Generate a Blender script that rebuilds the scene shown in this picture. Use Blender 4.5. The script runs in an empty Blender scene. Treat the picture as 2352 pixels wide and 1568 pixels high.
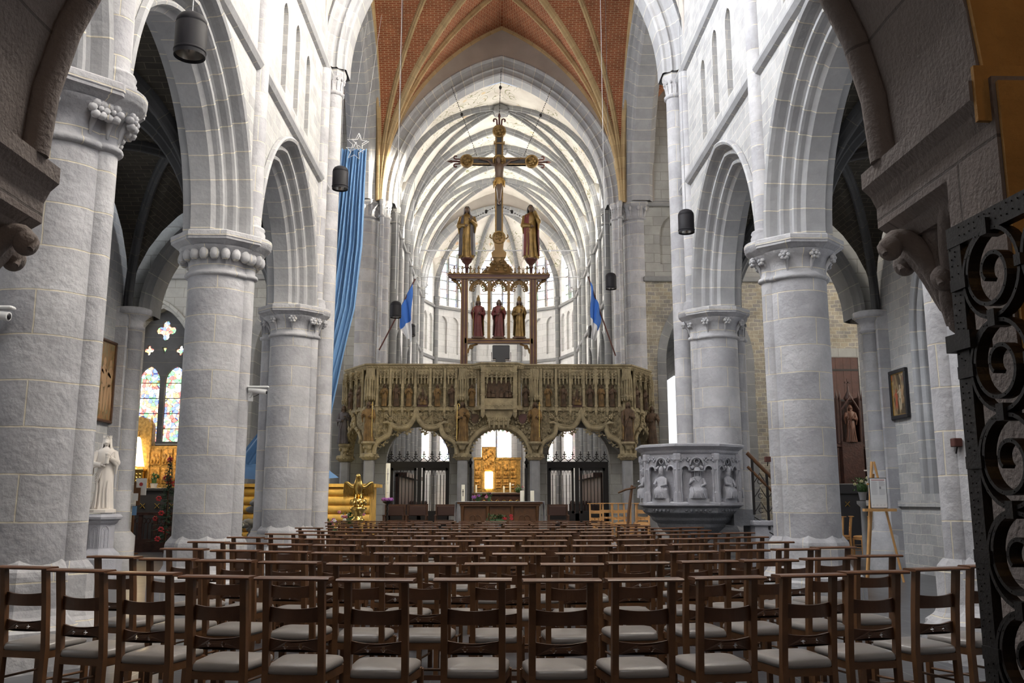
import bpy, bmesh, math, random
from mathutils import Matrix, Vector
PI=math.pi; R=math.radians
C=bpy.context.scene.collection; SC=bpy.context.scene
random.seed(7)
# ------------------------------------------------------------------ camera
cam=bpy.data.cameras.new('camera'); camo=bpy.data.objects.new('camera',cam); C.objects.link(camo)
cam.sensor_width=36; cam.lens=36*2050/2352; cam.clip_start=.05; cam.clip_end=200
camo.location=(0,0,1.45); camo.rotation_euler=(R(100),0,-math.atan(44/2050*math.cos(R(10))))
SC.camera=camo
# ------------------------------------------------------------------ world and exposure
w=bpy.data.worlds.new('sky'); SC.world=w; w.use_nodes=True
w.node_tree.nodes['Background'].inputs[0].default_value=(.62,.75,1,1); w.node_tree.nodes['Background'].inputs[1].default_value=.8
SC.view_settings.view_transform='Standard'; SC.view_settings.look='None'; SC.view_settings.exposure=0.2; SC.view_settings.gamma=1
SC.view_settings.use_curve_mapping=False
SC.cycles.max_bounces=7; SC.cycles.diffuse_bounces=5; SC.cycles.glossy_bounces=3
SC.cycles.sample_clamp_indirect=6
# window light strengths (daylight seen through the glass)
L_NAVE_L=40; L_NAVE_R=58; L_CHOIR=34; L_TRANS=4.2; L_AISLE=1.5
WARM=(1,.93,.82); COOL=(.88,.93,1)
AX=.25   # nave axis
def lamp(name,kind,loc,power,color=(1,1,1),size=.1,rot=None,spot=None):
    l=bpy.data.lights.new(name,kind); l.energy=power; l.color=color
    if kind=='AREA': l.size=size
    elif kind in('POINT','SPOT'): l.shadow_soft_size=size
    if spot: l.spot_size=R(spot); l.spot_blend=.6
    o=bpy.data.objects.new(name,l); C.objects.link(o); o.location=loc
    if rot: o.rotation_euler=rot
    return o
lamp('porch_lamp','POINT',(2.9,.9,3.2),6.5,(1,.55,.2),.12)
lamp('porch_fill_light','POINT',(-.1,-1.3,3.0),30,(1,.86,.76),.3)  # added fill light, brightens the porch stone on both sides
lamp('sunbeam_through_south_window','SPOT',(13.2,26.3,12.7),60000,(1,.93,.78),.25,(Vector((-3.6,29.1,12.0))-Vector((13.2,26.3,12.7))).to_track_quat('-Z','Y').to_euler(),8.5)
lamp('crib_lamp','POINT',(-4.6,21.6,2.6),45,(1,.78,.35),.1)
lamp('chapel_lamp','POINT',(-10.2,25.9,3.0),60,(1,.72,.35),.1)
lamp('altar_spot','SPOT',(-.15,38.6,5.2),420,(1,.8,.45),.1,(R(-48)+PI/2+R(90)-PI/2,0,0),60)
lamp('screen_lamp','SPOT',(-3.2,23.6,.8),60,(1,.85,.35),.05,(R(125),0,R(8)),50)
# ------------------------------------------------------------------ materials
MATS={}
def nt(name):
    m=bpy.data.materials.new(name); m.use_nodes=True; t=m.node_tree; b=t.nodes['Principled BSDF']; MATS[name]=m
    return m,t,b
def plain(name,col,rough=.6,metal=0,bump=0,bscale=30,var=0,vscale=4,spec=None,emit=None,es=0):
    m,t,b=nt(name); b.inputs['Base Color'].default_value=(*col,1); b.inputs['Roughness'].default_value=rough; b.inputs['Metallic'].default_value=metal
    if spec is not None: b.inputs['Specular IOR Level'].default_value=spec
    if emit: b.inputs['Emission Color'].default_value=(*emit,1); b.inputs['Emission Strength'].default_value=es
    g=None
    if var or bump:
        g=t.nodes.new('ShaderNodeTexCoord')
    if var:
        n=t.nodes.new('ShaderNodeTexNoise'); n.inputs['Scale'].default_value=vscale; n.inputs['Detail'].default_value=5
        t.links.new(g.outputs['Object'],n.inputs['Vector'])
        r=t.nodes.new('ShaderNodeMapRange'); r.inputs[1].default_value=.3; r.inputs[2].default_value=.7; r.inputs[3].default_value=1-var; r.inputs[4].default_value=1+var
        t.links.new(n.outputs[0],r.inputs[0])
        x=t.nodes.new('ShaderNodeVectorMath'); x.operation='SCALE'; x.inputs[0].default_value=col; t.links.new(r.outputs[0],x.inputs['Scale'])
        t.links.new(x.outputs[0],b.inputs['Base Color'])
    if bump:
        n=t.nodes.new('ShaderNodeTexNoise'); n.inputs['Scale'].default_value=bscale; n.inputs['Detail'].default_value=4
        t.links.new(g.outputs['Object'],n.inputs['Vector'])
        u=t.nodes.new('ShaderNodeBump'); u.inputs['Strength'].default_value=bump; u.inputs['Distance'].default_value=.02
        t.links.new(n.outputs[0],u.inputs['Height']); t.links.new(u.outputs[0],b.inputs['Normal'])
    return m
def stone(name,c1,c2,mortar,bw=.8,bh=.4,ms=.006,bump=.5,var=.14,rough=.85,nsc=2.2,gr=14,warp=.02,off=.5,red=0):
    m,t,b=nt(name); N=t.nodes; Lk=t.links
    uv=N.new('ShaderNodeUVMap'); geo=N.new('ShaderNodeNewGeometry')
    nz=N.new('ShaderNodeTexNoise'); nz.inputs['Scale'].default_value=2.5; nz.inputs['Detail'].default_value=3; Lk.new(geo.outputs['Position'],nz.inputs['Vector'])
    sc=N.new('ShaderNodeVectorMath'); sc.operation='MULTIPLY_ADD'; sc.inputs[1].default_value=(warp,warp,0); Lk.new(nz.outputs['Color'],sc.inputs[0]); Lk.new(uv.outputs[0],sc.inputs[2])
    br=N.new('ShaderNodeTexBrick'); br.inputs['Scale'].default_value=1; br.inputs['Brick Width'].default_value=bw; br.inputs['Row Height'].default_value=bh
    br.inputs['Mortar Size'].default_value=ms; br.inputs['Mortar Smooth'].default_value=.3; br.inputs['Bias'].default_value=0; br.offset=off
    br.inputs['Color1'].default_value=(*c1,1); br.inputs['Color2'].default_value=(*c2,1); br.inputs['Mortar'].default_value=(*mortar,1)
    Lk.new(sc.outputs[0],br.inputs['Vector'])
    n2=N.new('ShaderNodeTexNoise'); n2.inputs['Scale'].default_value=nsc; n2.inputs['Detail'].default_value=8; n2.inputs['Roughness'].default_value=.65; Lk.new(geo.outputs['Position'],n2.inputs['Vector'])
    r=N.new('ShaderNodeMapRange'); r.inputs[1].default_value=.3; r.inputs[2].default_value=.7; r.inputs[3].default_value=1-var; r.inputs[4].default_value=1+var; Lk.new(n2.outputs[0],r.inputs[0])
    x=N.new('ShaderNodeVectorMath'); x.operation='SCALE'; Lk.new(br.outputs['Color'],x.inputs[0]); Lk.new(r.outputs[0],x.inputs['Scale']); Lk.new(x.outputs[0],b.inputs['Base Color'])
    n3=N.new('ShaderNodeTexNoise'); n3.inputs['Scale'].default_value=gr; n3.inputs['Detail'].default_value=6; Lk.new(geo.outputs['Position'],n3.inputs['Vector'])
    mm=N.new('ShaderNodeMath'); mm.operation='MULTIPLY_ADD'; mm.inputs[1].default_value=-.9; Lk.new(br.outputs['Fac'],mm.inputs[0]); Lk.new(n3.outputs[0],mm.inputs[2])
    u=N.new('ShaderNodeBump'); u.inputs['Strength'].default_value=bump; u.inputs['Distance'].default_value=.02; Lk.new(mm.outputs[0],u.inputs['Height']); Lk.new(u.outputs[0],b.inputs['Normal'])
    b.inputs['Roughness'].default_value=rough; b.inputs['Specular IOR Level'].default_value=.25
    return m
G1=(.46,.455,.465); G2=(.33,.328,.345); MO=(.62,.57,.46)
M_pier=stone('pier_stone',G1,G2,MO,bw=1.15,bh=.42,ms=.008,bump=.8,var=.2,warp=.03)
M_wall=stone('wall_stone',(.44,.435,.43),(.33,.328,.33),(.6,.57,.5),bw=.42,bh=.2,ms=.006,bump=.7,warp=.07,nsc=3)
M_arch=stone('arch_stone',(.37,.37,.375),(.30,.30,.31),MO,bw=30,bh=.36,ms=.008,bump=.45)
M_chw=stone('limewashed_stone',(.74,.73,.71),(.66,.655,.64),(.45,.44,.42),bw=.5,bh=.3,ms=.006,bump=.4,var=.08)
M_ash=stone('ashlar_stone',(.36,.355,.33),(.29,.285,.27),(.2,.19,.17),bw=.6,bh=.32,ms=.008,bump=.4)
M_rub=stone('rubble_stone',(.36,.31,.23),(.25,.235,.22),(.46,.42,.33),bw=.26,bh=.13,ms=.014,bump=.9,warp=.12,var=.3)
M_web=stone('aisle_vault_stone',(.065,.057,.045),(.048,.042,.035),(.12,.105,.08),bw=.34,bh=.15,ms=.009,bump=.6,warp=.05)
M_brick=stone('red_brick',(.34,.105,.045),(.26,.075,.032),(.50,.33,.20),bw=.24,bh=.085,ms=.012,bump=.4,var=.2,warp=.01)
M_porch=stone('porch_stone',(.28,.235,.215),(.24,.205,.19),(.16,.135,.125),bw=1.3,bh=.62,ms=.006,bump=.55,gr=55,var=.12,nsc=5)
M_tan=stone('tan_rib_stone',(.50,.37,.20),(.42,.30,.16),(.30,.22,.12),bw=30,bh=.4,ms=.006,bump=.3)
M_rib=stone('grey_rib_stone',(.25,.25,.25),(.20,.20,.205),(.42,.4,.34),bw=30,bh=.42,ms=.008,bump=.3)
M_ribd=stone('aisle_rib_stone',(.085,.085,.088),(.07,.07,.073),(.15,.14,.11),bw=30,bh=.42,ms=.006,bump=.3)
M_floor=stone('floor_tiles',(.085,.088,.095),(.05,.052,.06),(.17,.17,.17),bw=.5,bh=.5,ms=.008,bump=.12,rough=.3,var=.25,off=0,warp=.0)
M_floor.node_tree.nodes['Principled BSDF'].inputs['Specular IOR Level'].default_value=.5
def painted():
    m,t,b=nt('painted_plaster'); N=t.nodes; K=t.links
    g=N.new('ShaderNodeNewGeometry')
    def noise(s,d=2,dist=0):
        n=N.new('ShaderNodeTexNoise'); n.inputs['Scale'].default_value=s; n.inputs['Detail'].default_value=d; n.inputs['Distortion'].default_value=dist; K.new(g.outputs['Position'],n.inputs['Vector']); return n
    base=noise(1.2,5); rb=N.new('ShaderNodeValToRGB'); K.new(base.outputs[0],rb.inputs[0])
    rb.color_ramp.elements[0].color=(.60,.55,.48,1); rb.color_ramp.elements[0].position=.35; rb.color_ramp.elements[1].color=(.74,.70,.62,1); rb.color_ramp.elements[1].position=.65
    # scrolling stems: thin iso-lines of a distorted noise, inside patches
    a=noise(1.3,1.2,2.6); s=N.new('ShaderNodeMath'); s.operation='SUBTRACT'; s.inputs[1].default_value=.5; K.new(a.outputs[0],s.inputs[0])
    ab=N.new('ShaderNodeMath'); ab.operation='ABSOLUTE'; K.new(s.outputs[0],ab.inputs[0])
    l=N.new('ShaderNodeMapRange'); l.inputs[1].default_value=.010; l.inputs[2].default_value=.022; l.inputs[3].default_value=.95; l.inputs[4].default_value=0; K.new(ab.outputs[0],l.inputs[0])
    p=noise(.55,1); pm=N.new('ShaderNodeMapRange'); pm.inputs[1].default_value=.47; pm.inputs[2].default_value=.53; K.new(p.outputs[0],pm.inputs[0])
    mu=N.new('ShaderNodeMath'); mu.operation='MULTIPLY'; K.new(l.outputs[0],mu.inputs[0]); K.new(pm.outputs[0],mu.inputs[1])
    mx=N.new('ShaderNodeMixRGB'); K.new(mu.outputs[0],mx.inputs[0]); K.new(rb.outputs[0],mx.inputs[1]); mx.inputs[2].default_value=(.22,.22,.10,1)
    v=N.new('ShaderNodeTexVoronoi'); v.inputs['Scale'].default_value=1.7; K.new(g.outputs['Position'],v.inputs['Vector'])
    vm=N.new('ShaderNodeMapRange'); vm.inputs[1].default_value=.12; vm.inputs[2].default_value=.2; vm.inputs[3].default_value=.6; vm.inputs[4].default_value=0; K.new(v.outputs['Distance'],vm.inputs[0])
    m2=N.new('ShaderNodeMath'); m2.operation='MULTIPLY'; K.new(vm.outputs[0],m2.inputs[0]); K.new(pm.outputs[0],m2.inputs[1])
    cr=N.new('ShaderNodeValToRGB'); K.new(v.outputs['Color'],cr.inputs[0]); cr.color_ramp.elements[0].color=(.3,.38,.62,1); cr.color_ramp.elements[1].color=(.65,.3,.16,1); e=cr.color_ramp.elements.new(.5); e.color=(.7,.5,.18,1)
    m3=N.new('ShaderNodeMixRGB'); K.new(m2.outputs[0],m3.inputs[0]); K.new(mx.outputs[0],m3.inputs[1]); K.new(cr.outputs[0],m3.inputs[2])
    K.new(m3.outputs[0],b.inputs['Base Color']); b.inputs['Roughness'].default_value=.9
    return m
M_paint=painted()
def glass(name,strength,tint,colour=.0,scale=7,lo=.25):
    """daylit leaded glass: gives off light, cells of colour, dark lead lines"""
    m=bpy.data.materials.new(name); m.use_nodes=True; t=m.node_tree; N=t.nodes; K=t.links
    for n in list(N): N.remove(n)
    out=N.new('ShaderNodeOutputMaterial'); em=N.new('ShaderNodeEmission'); K.new(em.outputs[0],out.inputs[0]); em.inputs[1].default_value=strength; em.inputs[0].default_value=(*tint,1)
    if colour>0:
        g=N.new('ShaderNodeNewGeometry'); v=N.new('ShaderNodeTexVoronoi'); v.inputs['Scale'].default_value=scale; K.new(g.outputs['Position'],v.inputs['Vector'])
        hs=N.new('ShaderNodeSeparateColor'); K.new(v.outputs['Color'],hs.inputs[0])
        cr=N.new('ShaderNodeValToRGB'); K.new(hs.outputs[0],cr.inputs[0]); E=cr.color_ramp.elements
        pal=[(0,(.75,.06,.04)),(.12,(.08,.16,.75)),(.24,(.9,.62,.1)),(.36,(.1,.5,.16)),(.48,(1,1,.95)),(.62,(.95,.85,.5)),(.74,(.3,.5,.95)),(.86,(.95,.3,.15))]
        cr.color_ramp.interpolation='CONSTANT'
        E[0].position=0; E[0].color=(*pal[0][1],1); E[1].position=pal[1][0]; E[1].color=(*pal[1][1],1)
        for p,c in pal[2:]:
            e=E.new(p); e.color=(*c,1)
        mx=N.new('ShaderNodeMixRGB'); mx.inputs[0].default_value=colour; mx.inputs[1].default_value=(*tint,1); K.new(cr.outputs[0],mx.inputs[2])
        v2=N.new('ShaderNodeTexVoronoi'); v2.feature='DISTANCE_TO_EDGE'; v2.inputs['Scale'].default_value=scale; K.new(g.outputs['Position'],v2.inputs['Vector'])
        mr=N.new('ShaderNodeMapRange'); mr.inputs[1].default_value=.02; mr.inputs[2].default_value=.06; mr.inputs[3].default_value=lo; K.new(v2.outputs[0],mr.inputs[0])
        sx=N.new('ShaderNodeVectorMath'); sx.operation='SCALE'; K.new(mx.outputs[0],sx.inputs[0]); K.new(mr.outputs[0],sx.inputs['Scale'])
        K.new(sx.outputs[0],em.inputs[0])
    MATS[name]=m; return m
M_gNL=glass('clerestory_glass_north',L_NAVE_L,COOL); M_gNR=glass('clerestory_glass_south',L_NAVE_R,WARM)
M_gCh=glass('choir_glass',L_CHOIR,(1,.97,.92)); M_gAp=glass('apse_glass',6.5,(1,1,1),.55,5,.35)
M_gTL=glass('transept_glass_north',L_TRANS,COOL); M_gTR=glass('transept_glass_south',L_TRANS*1.2,WARM)
M_gA=glass('aisle_glass',L_AISLE,(.93,.96,1)); M_gSt=glass('stained_glass',2.6,(1,1,.95),.85,9,.15)
M_oak=plain('dark_oak',(.07,.028,.011),.42,bump=.15,bscale=18,var=.3,vscale=7)
M_oak2=plain('mid_oak',(.11,.047,.016),.45,bump=.1,var=.25,vscale=9)
M_rail=plain('rail_oak',(.10,.042,.018),.33,var=.25,vscale=6)
M_lwood=plain('light_beech',(.55,.30,.11),.45,var=.15,vscale=6)
M_vinyl=plain('grey_vinyl',(.21,.19,.175),.3,bump=.05,bscale=60)
M_vinyl2=plain('dark_grey_vinyl',(.20,.20,.215),.4)
M_iron=plain('wrought_iron',(.022,.019,.018),.45,.5,bump=.12,bscale=120)
M_lamp=plain('lamp_black',(.016,.015,.018),.55,0,spec=.15)
M_refl=plain('lamp_reflector',(.5,.48,.45),.2,.9)
M_gold=plain('polished_brass',(.80,.56,.18),.2,1)
M_gilt=plain('gilded_wood',(.40,.24,.07),.4,.55,bump=1,bscale=22,var=.4,vscale=12)
M_giltd=plain('carved_gilt_relief',(.50,.27,.07),.45,.4,bump=1,bscale=14,var=.6,vscale=9)
M_cross=plain('cross_gilding',(.17,.10,.035),.4,.5,var=.25)
M_blackp=plain('cross_black',(.012,.011,.014),.4)
M_redb=plain('red_brown_paint',(.075,.022,.016),.5,var=.2)
M_skin=plain('dark_painted_skin',(.12,.075,.05),.4,var=.15)
M_robeG=plain('gilt_robe',(.22,.135,.04),.38,.45,var=.35,vscale=6)
M_robeR=plain('crimson_robe',(.13,.022,.02),.5,var=.2)
M_robeB=plain('brown_robe',(.11,.055,.035),.6,var=.3)
M_robeD=plain('dark_robe',(.07,.06,.065),.6,var=.3)
M_rood=plain('weathered_carved_limestone',(.31,.255,.155),.85,bump=.9,bscale=32,var=.3,vscale=5)
M_roodd=plain('carved_limestone_relief',(.24,.195,.115),.85,bump=1.6,bscale=17,var=.5,vscale=11)
M_ochre=plain('ochre_stone_figure',(.17,.10,.035),.75,bump=.6,bscale=25,var=.45,vscale=7)
M_umber=plain('umber_stone_figure',(.085,.05,.028),.75,bump=.6,bscale=25,var=.45,vscale=7)
M_col=plain('screen_column_stone',(.25,.25,.26),.6,var=.15)
M_white=plain('white_marble',(.72,.66,.60),.55,var=.06)
M_bstone=plain('blue_grey_stone',(.40,.40,.44),.7,bump=.3,bscale=40,var=.12)
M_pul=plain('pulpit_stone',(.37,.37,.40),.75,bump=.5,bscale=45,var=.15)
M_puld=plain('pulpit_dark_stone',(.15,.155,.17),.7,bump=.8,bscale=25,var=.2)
M_cream=plain('candle_wax',(.85,.82,.70),.5)
M_cloth=plain('white_cloth',(.7,.7,.72),.8)
M_plast=plain('white_plastic',(.75,.75,.75),.4)
M_leather=plain('brown_leather',(.06,.03,.022),.35)
M_leaf=plain('green_leaves',(.035,.085,.02),.6,var=.4,vscale=12)
M_fir=plain('fir_needles',(.02,.055,.03),.7,var=.3)
M_fr=plain('red_petals',(.5,.03,.04),.6); M_fw=plain('white_petals',(.85,.83,.8),.6); M_fp=plain('purple_petals',(.30,.10,.35),.6); M_fpk=plain('pink_petals',(.62,.22,.33),.6); M_fy=plain('pale_yellow_petals',(.7,.68,.42),.6)
M_log=plain('yellow_log_wood',(.72,.44,.10),.5,bump=.5,bscale=9,var=.3,vscale=4)
M_paper=plain('white_paper',(.78,.78,.78),.7); M_ink=plain('printed_ink',(.32,.32,.34),.7); M_inkd=plain('dark_ink',(.04,.04,.05),.7); M_redk=plain('red_print',(.4,.05,.05),.6)
M_orange=plain('lamp_tinted_plaster',(.50,.27,.08),.85,bump=.7,bscale=26,var=.2,vscale=5)  # orange of the porch lamp's light is put into this wall colour
M_door=plain('dark_red_wood_shutter',(.075,.026,.017),.55,bump=.3,bscale=12,var=.2,vscale=5)
M_mahog=plain('mahogany',(.06,.025,.018),.5,bump=.5,bscale=18,var=.3,vscale=7)
M_glow=plain('self_glowing_white_cloth',(.9,.85,.7),.6,emit=(1,.85,.5),es=3.5)  # emission in the robe stands in for the light falling on it
M_glow2=plain('self_glowing_tabernacle_cloth',(.9,.85,.7),.6,emit=(1,.87,.55),es=4.5)  # shrine's brightness is put into the cloth as emission
M_steel=plain('steel_rod',(.35,.35,.36),.4,.6)
def drape_mat():
    m=plain('blue_satin',(.15,.29,.50),.5,spec=.4); return m
M_blue=drape_mat(); M_flagb=plain('blue_flag_cloth',(.03,.14,.50),.7)
def pic(name,cols,scale,dist=1.5):
    m,t,b=nt(name); g=t.nodes.new('ShaderNodeTexCoord'); n=t.nodes.new('ShaderNodeTexNoise'); n.inputs['Scale'].default_value=scale; n.inputs['Detail'].default_value=5; n.inputs['Distortion'].default_value=dist
    mp=t.nodes.new('ShaderNodeMapping'); mp.inputs['Scale'].default_value=(1,1,.45); t.links.new(g.outputs['Object'],mp.inputs[0]); t.links.new(mp.outputs[0],n.inputs['Vector'])
    c=t.nodes.new('ShaderNodeValToRGB'); t.links.new(n.outputs[0],c.inputs[0]); E=c.color_ramp.elements
    for i,(p,k) in enumerate(cols):
        e=E[i] if i<2 else E.new(p); e.position=p; e.color=(*k,1)
    t.links.new(c.outputs[0],b.inputs['Base Color']); b.inputs['Roughness'].default_value=.4; return m
M_picL=pic('old_oil_painting',[(.3,(.05,.03,.014)),(.42,(.13,.11,.045)),(.5,(.28,.13,.045)),(.58,(.16,.15,.08)),(.68,(.33,.22,.10))],5.5)
M_picR=pic('old_dark_oil_painting',[(.34,(.02,.015,.01)),(.45,(.12,.08,.035)),(.53,(.35,.25,.13)),(.6,(.12,.10,.06)),(.7,(.28,.07,.04))],3.6)
# ------------------------------------------------------------------ mesh helpers
class MB:
    def __init__(s): s.v=[]; s.f=[]; s.uv=[]; s.M=Matrix(); s.sm=[]
    def add(s,vs,fs,uvs=None,smooth=False):
        b=len(s.v); M=s.M
        s.v+= [tuple(M@Vector(v)) for v in vs]
        for i,f in enumerate(fs):
            s.f.append([b+k for k in f]); s.uv.append(uvs[i] if uvs else None); s.sm.append(smooth)
        return s
    def box(s,x0,x1,y0,y1,z0,z1,bev=0):
        if bev<=0:
            v=[(x,y,z) for x in(x0,x1) for y in(y0,y1) for z in(z0,z1)]
            return s.add(v,[(0,1,3,2),(4,6,7,5),(0,4,5,1),(2,3,7,6),(0,2,6,4),(1,5,7,3)])
        b=bev; rings=[]
        def ring(dx,dy,z): return [(x0+dx,y0+dy,z),(x1-dx,y0+dy,z),(x1-dx,y1-dy,z),(x0+dx,y1-dy,z)]
        def ring8(z,i):
            return [(x0+b+i,y0+i,z),(x1-b-i,y0+i,z),(x1-i,y0+b+i,z),(x1-i,y1-b-i,z),(x1-b-i,y1-i,z),(x0+b+i,y1-i,z),(x0+i,y1-b-i,z),(x0+i,y0+b+i,z)]
        R_=[ring8(z0,b*.7),ring8(z0+b,0),ring8(z1-b,0),ring8(z1,b*.7)]
        v=[p for r in R_ for p in r]; f=[tuple(range(7,-1,-1)),tuple(range(24,32))]
        for k in range(3):
            for i in range(8): f.append((k*8+i,k*8+(i+1)%8,k*8+8+(i+1)%8,k*8+8+i))
        return s.add(v,f)
    def lathe(s,prof,c=(0,0,0),n=24,smooth=True,a0=0,a1=2*PI,cap=True,ph=0,sx=1,sy=1):
        full=abs(a1-a0-2*PI)<1e-6; m=n if full else n+1; v=[]; f=[]; uv=[]
        for r,z in prof:
            for i in range(m):
                a=a0+(a1-a0)*i/n+ph; v.append((c[0]+r*math.cos(a)*sx,c[1]+r*math.sin(a)*sy,c[2]+z))
        rm=max(p[0] for p in prof); L=[0]
        for k in range(1,len(prof)): L.append(L[-1]+math.dist(prof[k],prof[k-1]))
        for k in range(len(prof)-1):
            for i in range(n):
                j=(i+1)%m; f.append((k*m+i,k*m+j,(k+1)*m+j,(k+1)*m+i))
                u0=(a1-a0)*i/n*rm; u1=(a1-a0)*(i+1)/n*rm; z0=c[2]+prof[0][1]+L[k]; z1=c[2]+prof[0][1]+L[k+1]
                uv.append([(u0,z0),(u1,z0),(u1,z1),(u0,z1)])
        s.add(v,f,uv,smooth)
        if cap and full:
            if prof[0][0]>1e-4: s.add(v[:m],[tuple(range(m-1,-1,-1))])
            if prof[-1][0]>1e-4: s.add(v[-m:],[tuple(range(m))])
        return s
    def grid(s,P,uv=None,smooth=True,loop=False):
        n=len(P); m=len(P[0]); v=[p for r in P for p in r]; f=[]; U=[]
        for i in range(n-1):
            for j in range(m if loop else m-1):
                k=(j+1)%m; f.append((i*m+j,i*m+k,(i+1)*m+k,(i+1)*m+j))
                if uv: U.append([uv(i,j),uv(i,j+1),uv(i+1,j+1),uv(i+1,j)])
        return s.add(v,f,U if uv else None,smooth)
    def tube(s,pts,r,n=8,smooth=True,cap=True,flat=None):
        """r number or list; flat=(sx,sy) elliptical section"""
        pts=[Vector(p) for p in pts]; N=len(pts); rr=r if isinstance(r,(list,tuple)) else [r]*N; rows=[]; up=Vector((0,0,1)); prev=None; L=[0]
        for i in range(N):
            t=(pts[min(i+1,N-1)]-pts[max(i-1,0)]).normalized()
            if prev is None:
                a=t.cross(up)
                if a.length<1e-3: a=t.cross(Vector((0,1,0)))
            else: a=prev-t*prev.dot(t)
            a.normalize(); prev=a; b=a.cross(t).normalized(); row=[]
            fx,fy=flat or (1,1)
            for k in range(n):
                an=2*PI*k/n+(PI/4 if n==4 else 0); row.append(tuple(pts[i]+a*math.cos(an)*rr[i]*fx+b*math.sin(an)*rr[i]*fy))
            rows.append(row)
            if i: L.append(L[-1]+(pts[i]-pts[i-1]).length)
        s.grid(rows,lambda i,j:(j*.05,L[i]),smooth,True)
        if cap: s.add(rows[0],[tuple(range(n))]); s.add(rows[-1],[tuple(range(n-1,-1,-1))])
        return s
    def ell(s,c,rx,ry=None,rz=None,n=10,m=6):
        ry=ry or rx; rz=rz or rx
        pr=[(math.sin(PI*k/m),-math.cos(PI*k/m)) for k in range(m+1)]; v=[]; f=[]
        for a,z in pr:
            for i in range(n): t=2*PI*i/n; v.append((c[0]+rx*a*math.cos(t),c[1]+ry*a*math.sin(t),c[2]+rz*z))
        for k in range(m):
            for i in range(n): j=(i+1)%n; f.append((k*n+i,k*n+j,(k+1)*n+j,(k+1)*n+i))
        return s.add(v,f,None,True)
    def prism(s,poly,d0,d1,fr=None,smooth=False):
        """poly in (u,z) extruded along depth d; fr maps (u,d,z)->xyz, default x=u,y=d"""
        fr=fr or (lambda u,d,z:(u,d,z)); n=len(poly)
        v=[fr(u,d0,z) for u,z in poly]+[fr(u,d1,z) for u,z in poly]
        f=[tuple(range(n)),tuple(range(2*n-1,n-1,-1))]+[(i,i+n,(i+1)%n+n,(i+1)%n) for i in range(n)]
        return s.add(v,f,None,smooth)
    def build(s,name,mat,parent=None,recalc=True):
        me=bpy.data.meshes.new(name); me.from_pydata(s.v,[],s.f); me.update()
        ul=me.uv_layers.new(name='UVMap').data
        for p in me.polygons:
            u=s.uv[p.index]; p.use_smooth=s.sm[p.index]
            if u:
                for k,li in enumerate(p.loop_indices): ul[li].uv=u[k]
            else:
                n=p.normal; ax=abs(n.x); ay=abs(n.y); az=abs(n.z)
                for li in p.loop_indices:
                    c=me.vertices[me.loops[li].vertex_index].co
                    ul[li].uv=(c.x,c.y) if az>ax and az>ay else ((c.y,c.z) if ax>ay else (c.x,c.z))
        if recalc:
            b=bmesh.new(); b.from_mesh(me); bmesh.ops.recalc_face_normals(b,faces=b.faces); b.to_mesh(me); b.free()
        me.materials.append(mat); o=bpy.data.objects.new(name,me); C.objects.link(o)
        if parent: o.parent=parent
        return o
def plate(outer,holes,t,fr,mb,z=0):
    """flat plate with holes (2D filled curve), thickness t along depth; fr maps (u,d,z)"""
    cu=bpy.data.curves.new('tmp','CURVE'); cu.dimensions='2D'; cu.fill_mode='BOTH'; cu.extrude=t/2
    for poly in [outer]+holes:
        sp=cu.splines.new('POLY'); sp.points.add(len(poly)-1); sp.use_cyclic_u=True
        for i,(a,b) in enumerate(poly): sp.points[i].co=(a,b,0,1)
    ob=bpy.data.objects.new('tmp',cu); me=ob.to_mesh()
    v=[fr(p.co.x,p.co.z+z,p.co.y) for p in me.vertices]; f=[tuple(p.vertices) for p in me.polygons]
    ob.to_mesh_clear(); bpy.data.objects.remove(ob); bpy.data.curves.remove(cu)
    mb.add(v,f)
def tag(o,label,cat,group=None,kind=None):
    o['label']=label; o['category']=cat
    if group: o['group']=group
    if kind: o['kind']=kind
    return o
def struct(o): o['kind']='structure'; return o
def thing(name,label,cat,loc=(0,0,0),rz=0,group=None):
    o=bpy.data.objects.new(name,None); C.objects.link(o); o.location=loc; o.rotation_euler=(0,0,rz); o.empty_display_size=.2
    return tag(o,label,cat,group)
def dup(root,loc,rz,label,group=None,skip=()):
    r=root.copy(); C.objects.link(r); r.location=loc; r.rotation_euler=(0,0,rz); r['label']=label
    if group: r['group']=group
    for ch in root.children:
        if ch.name.split('.')[0] in skip: continue
        c=ch.copy(); C.objects.link(c); c.parent=r
        for g in ch.children:
            d=g.copy(); C.objects.link(d); d.parent=c
    return r
def parc(s,Rr,off=0,n=14,full=True):
    """pointed arch, half span s, radius Rr (>=s), list of (u,h) left to right"""
    a1=math.acos(max(-1,min(1,(Rr-s)/(Rr+off)))); r=[(s-Rr+(Rr+off)*math.cos(a1*i/n),(Rr+off)*math.sin(a1*i/n)) for i in range(n+1)]
    l=[(-u,h) for u,h in r]
    return l+r[::-1][1:] if full else r
def Rof(s,rise): return (rise*rise+s*s)/(2*s)
def archband(mb,s,Rr,z0,c,prof,fr,n=14,foot=0):
    """sweep profile [(off,depth)] round a pointed arch centred on u=c springing at z0"""
    cols=[]
    for off,d in prof:
        p=parc(s,Rr,off,n)
        if foot: p=[(p[0][0],-foot)]+p+[(p[-1][0],-foot)]
        cols.append([fr(c+u,d,z0+h) for u,h in p])
    rows=list(zip(*cols)); base=parc(s,Rr,0,n)
    if foot: base=[(base[0][0],-foot)]+base+[(base[-1][0],-foot)]
    L=[0]
    for i in range(1,len(base)): L.append(L[-1]+math.dist(base[i],base[i-1]))
    D=[0]
    for i in range(1,len(prof)): D.append(D[-1]+math.dist(prof[i],prof[i-1]))
    mb.grid([list(r) for r in rows],lambda i,j:(D[min(j,len(D)-1)],L[min(i,len(L)-1)]),False)
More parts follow.
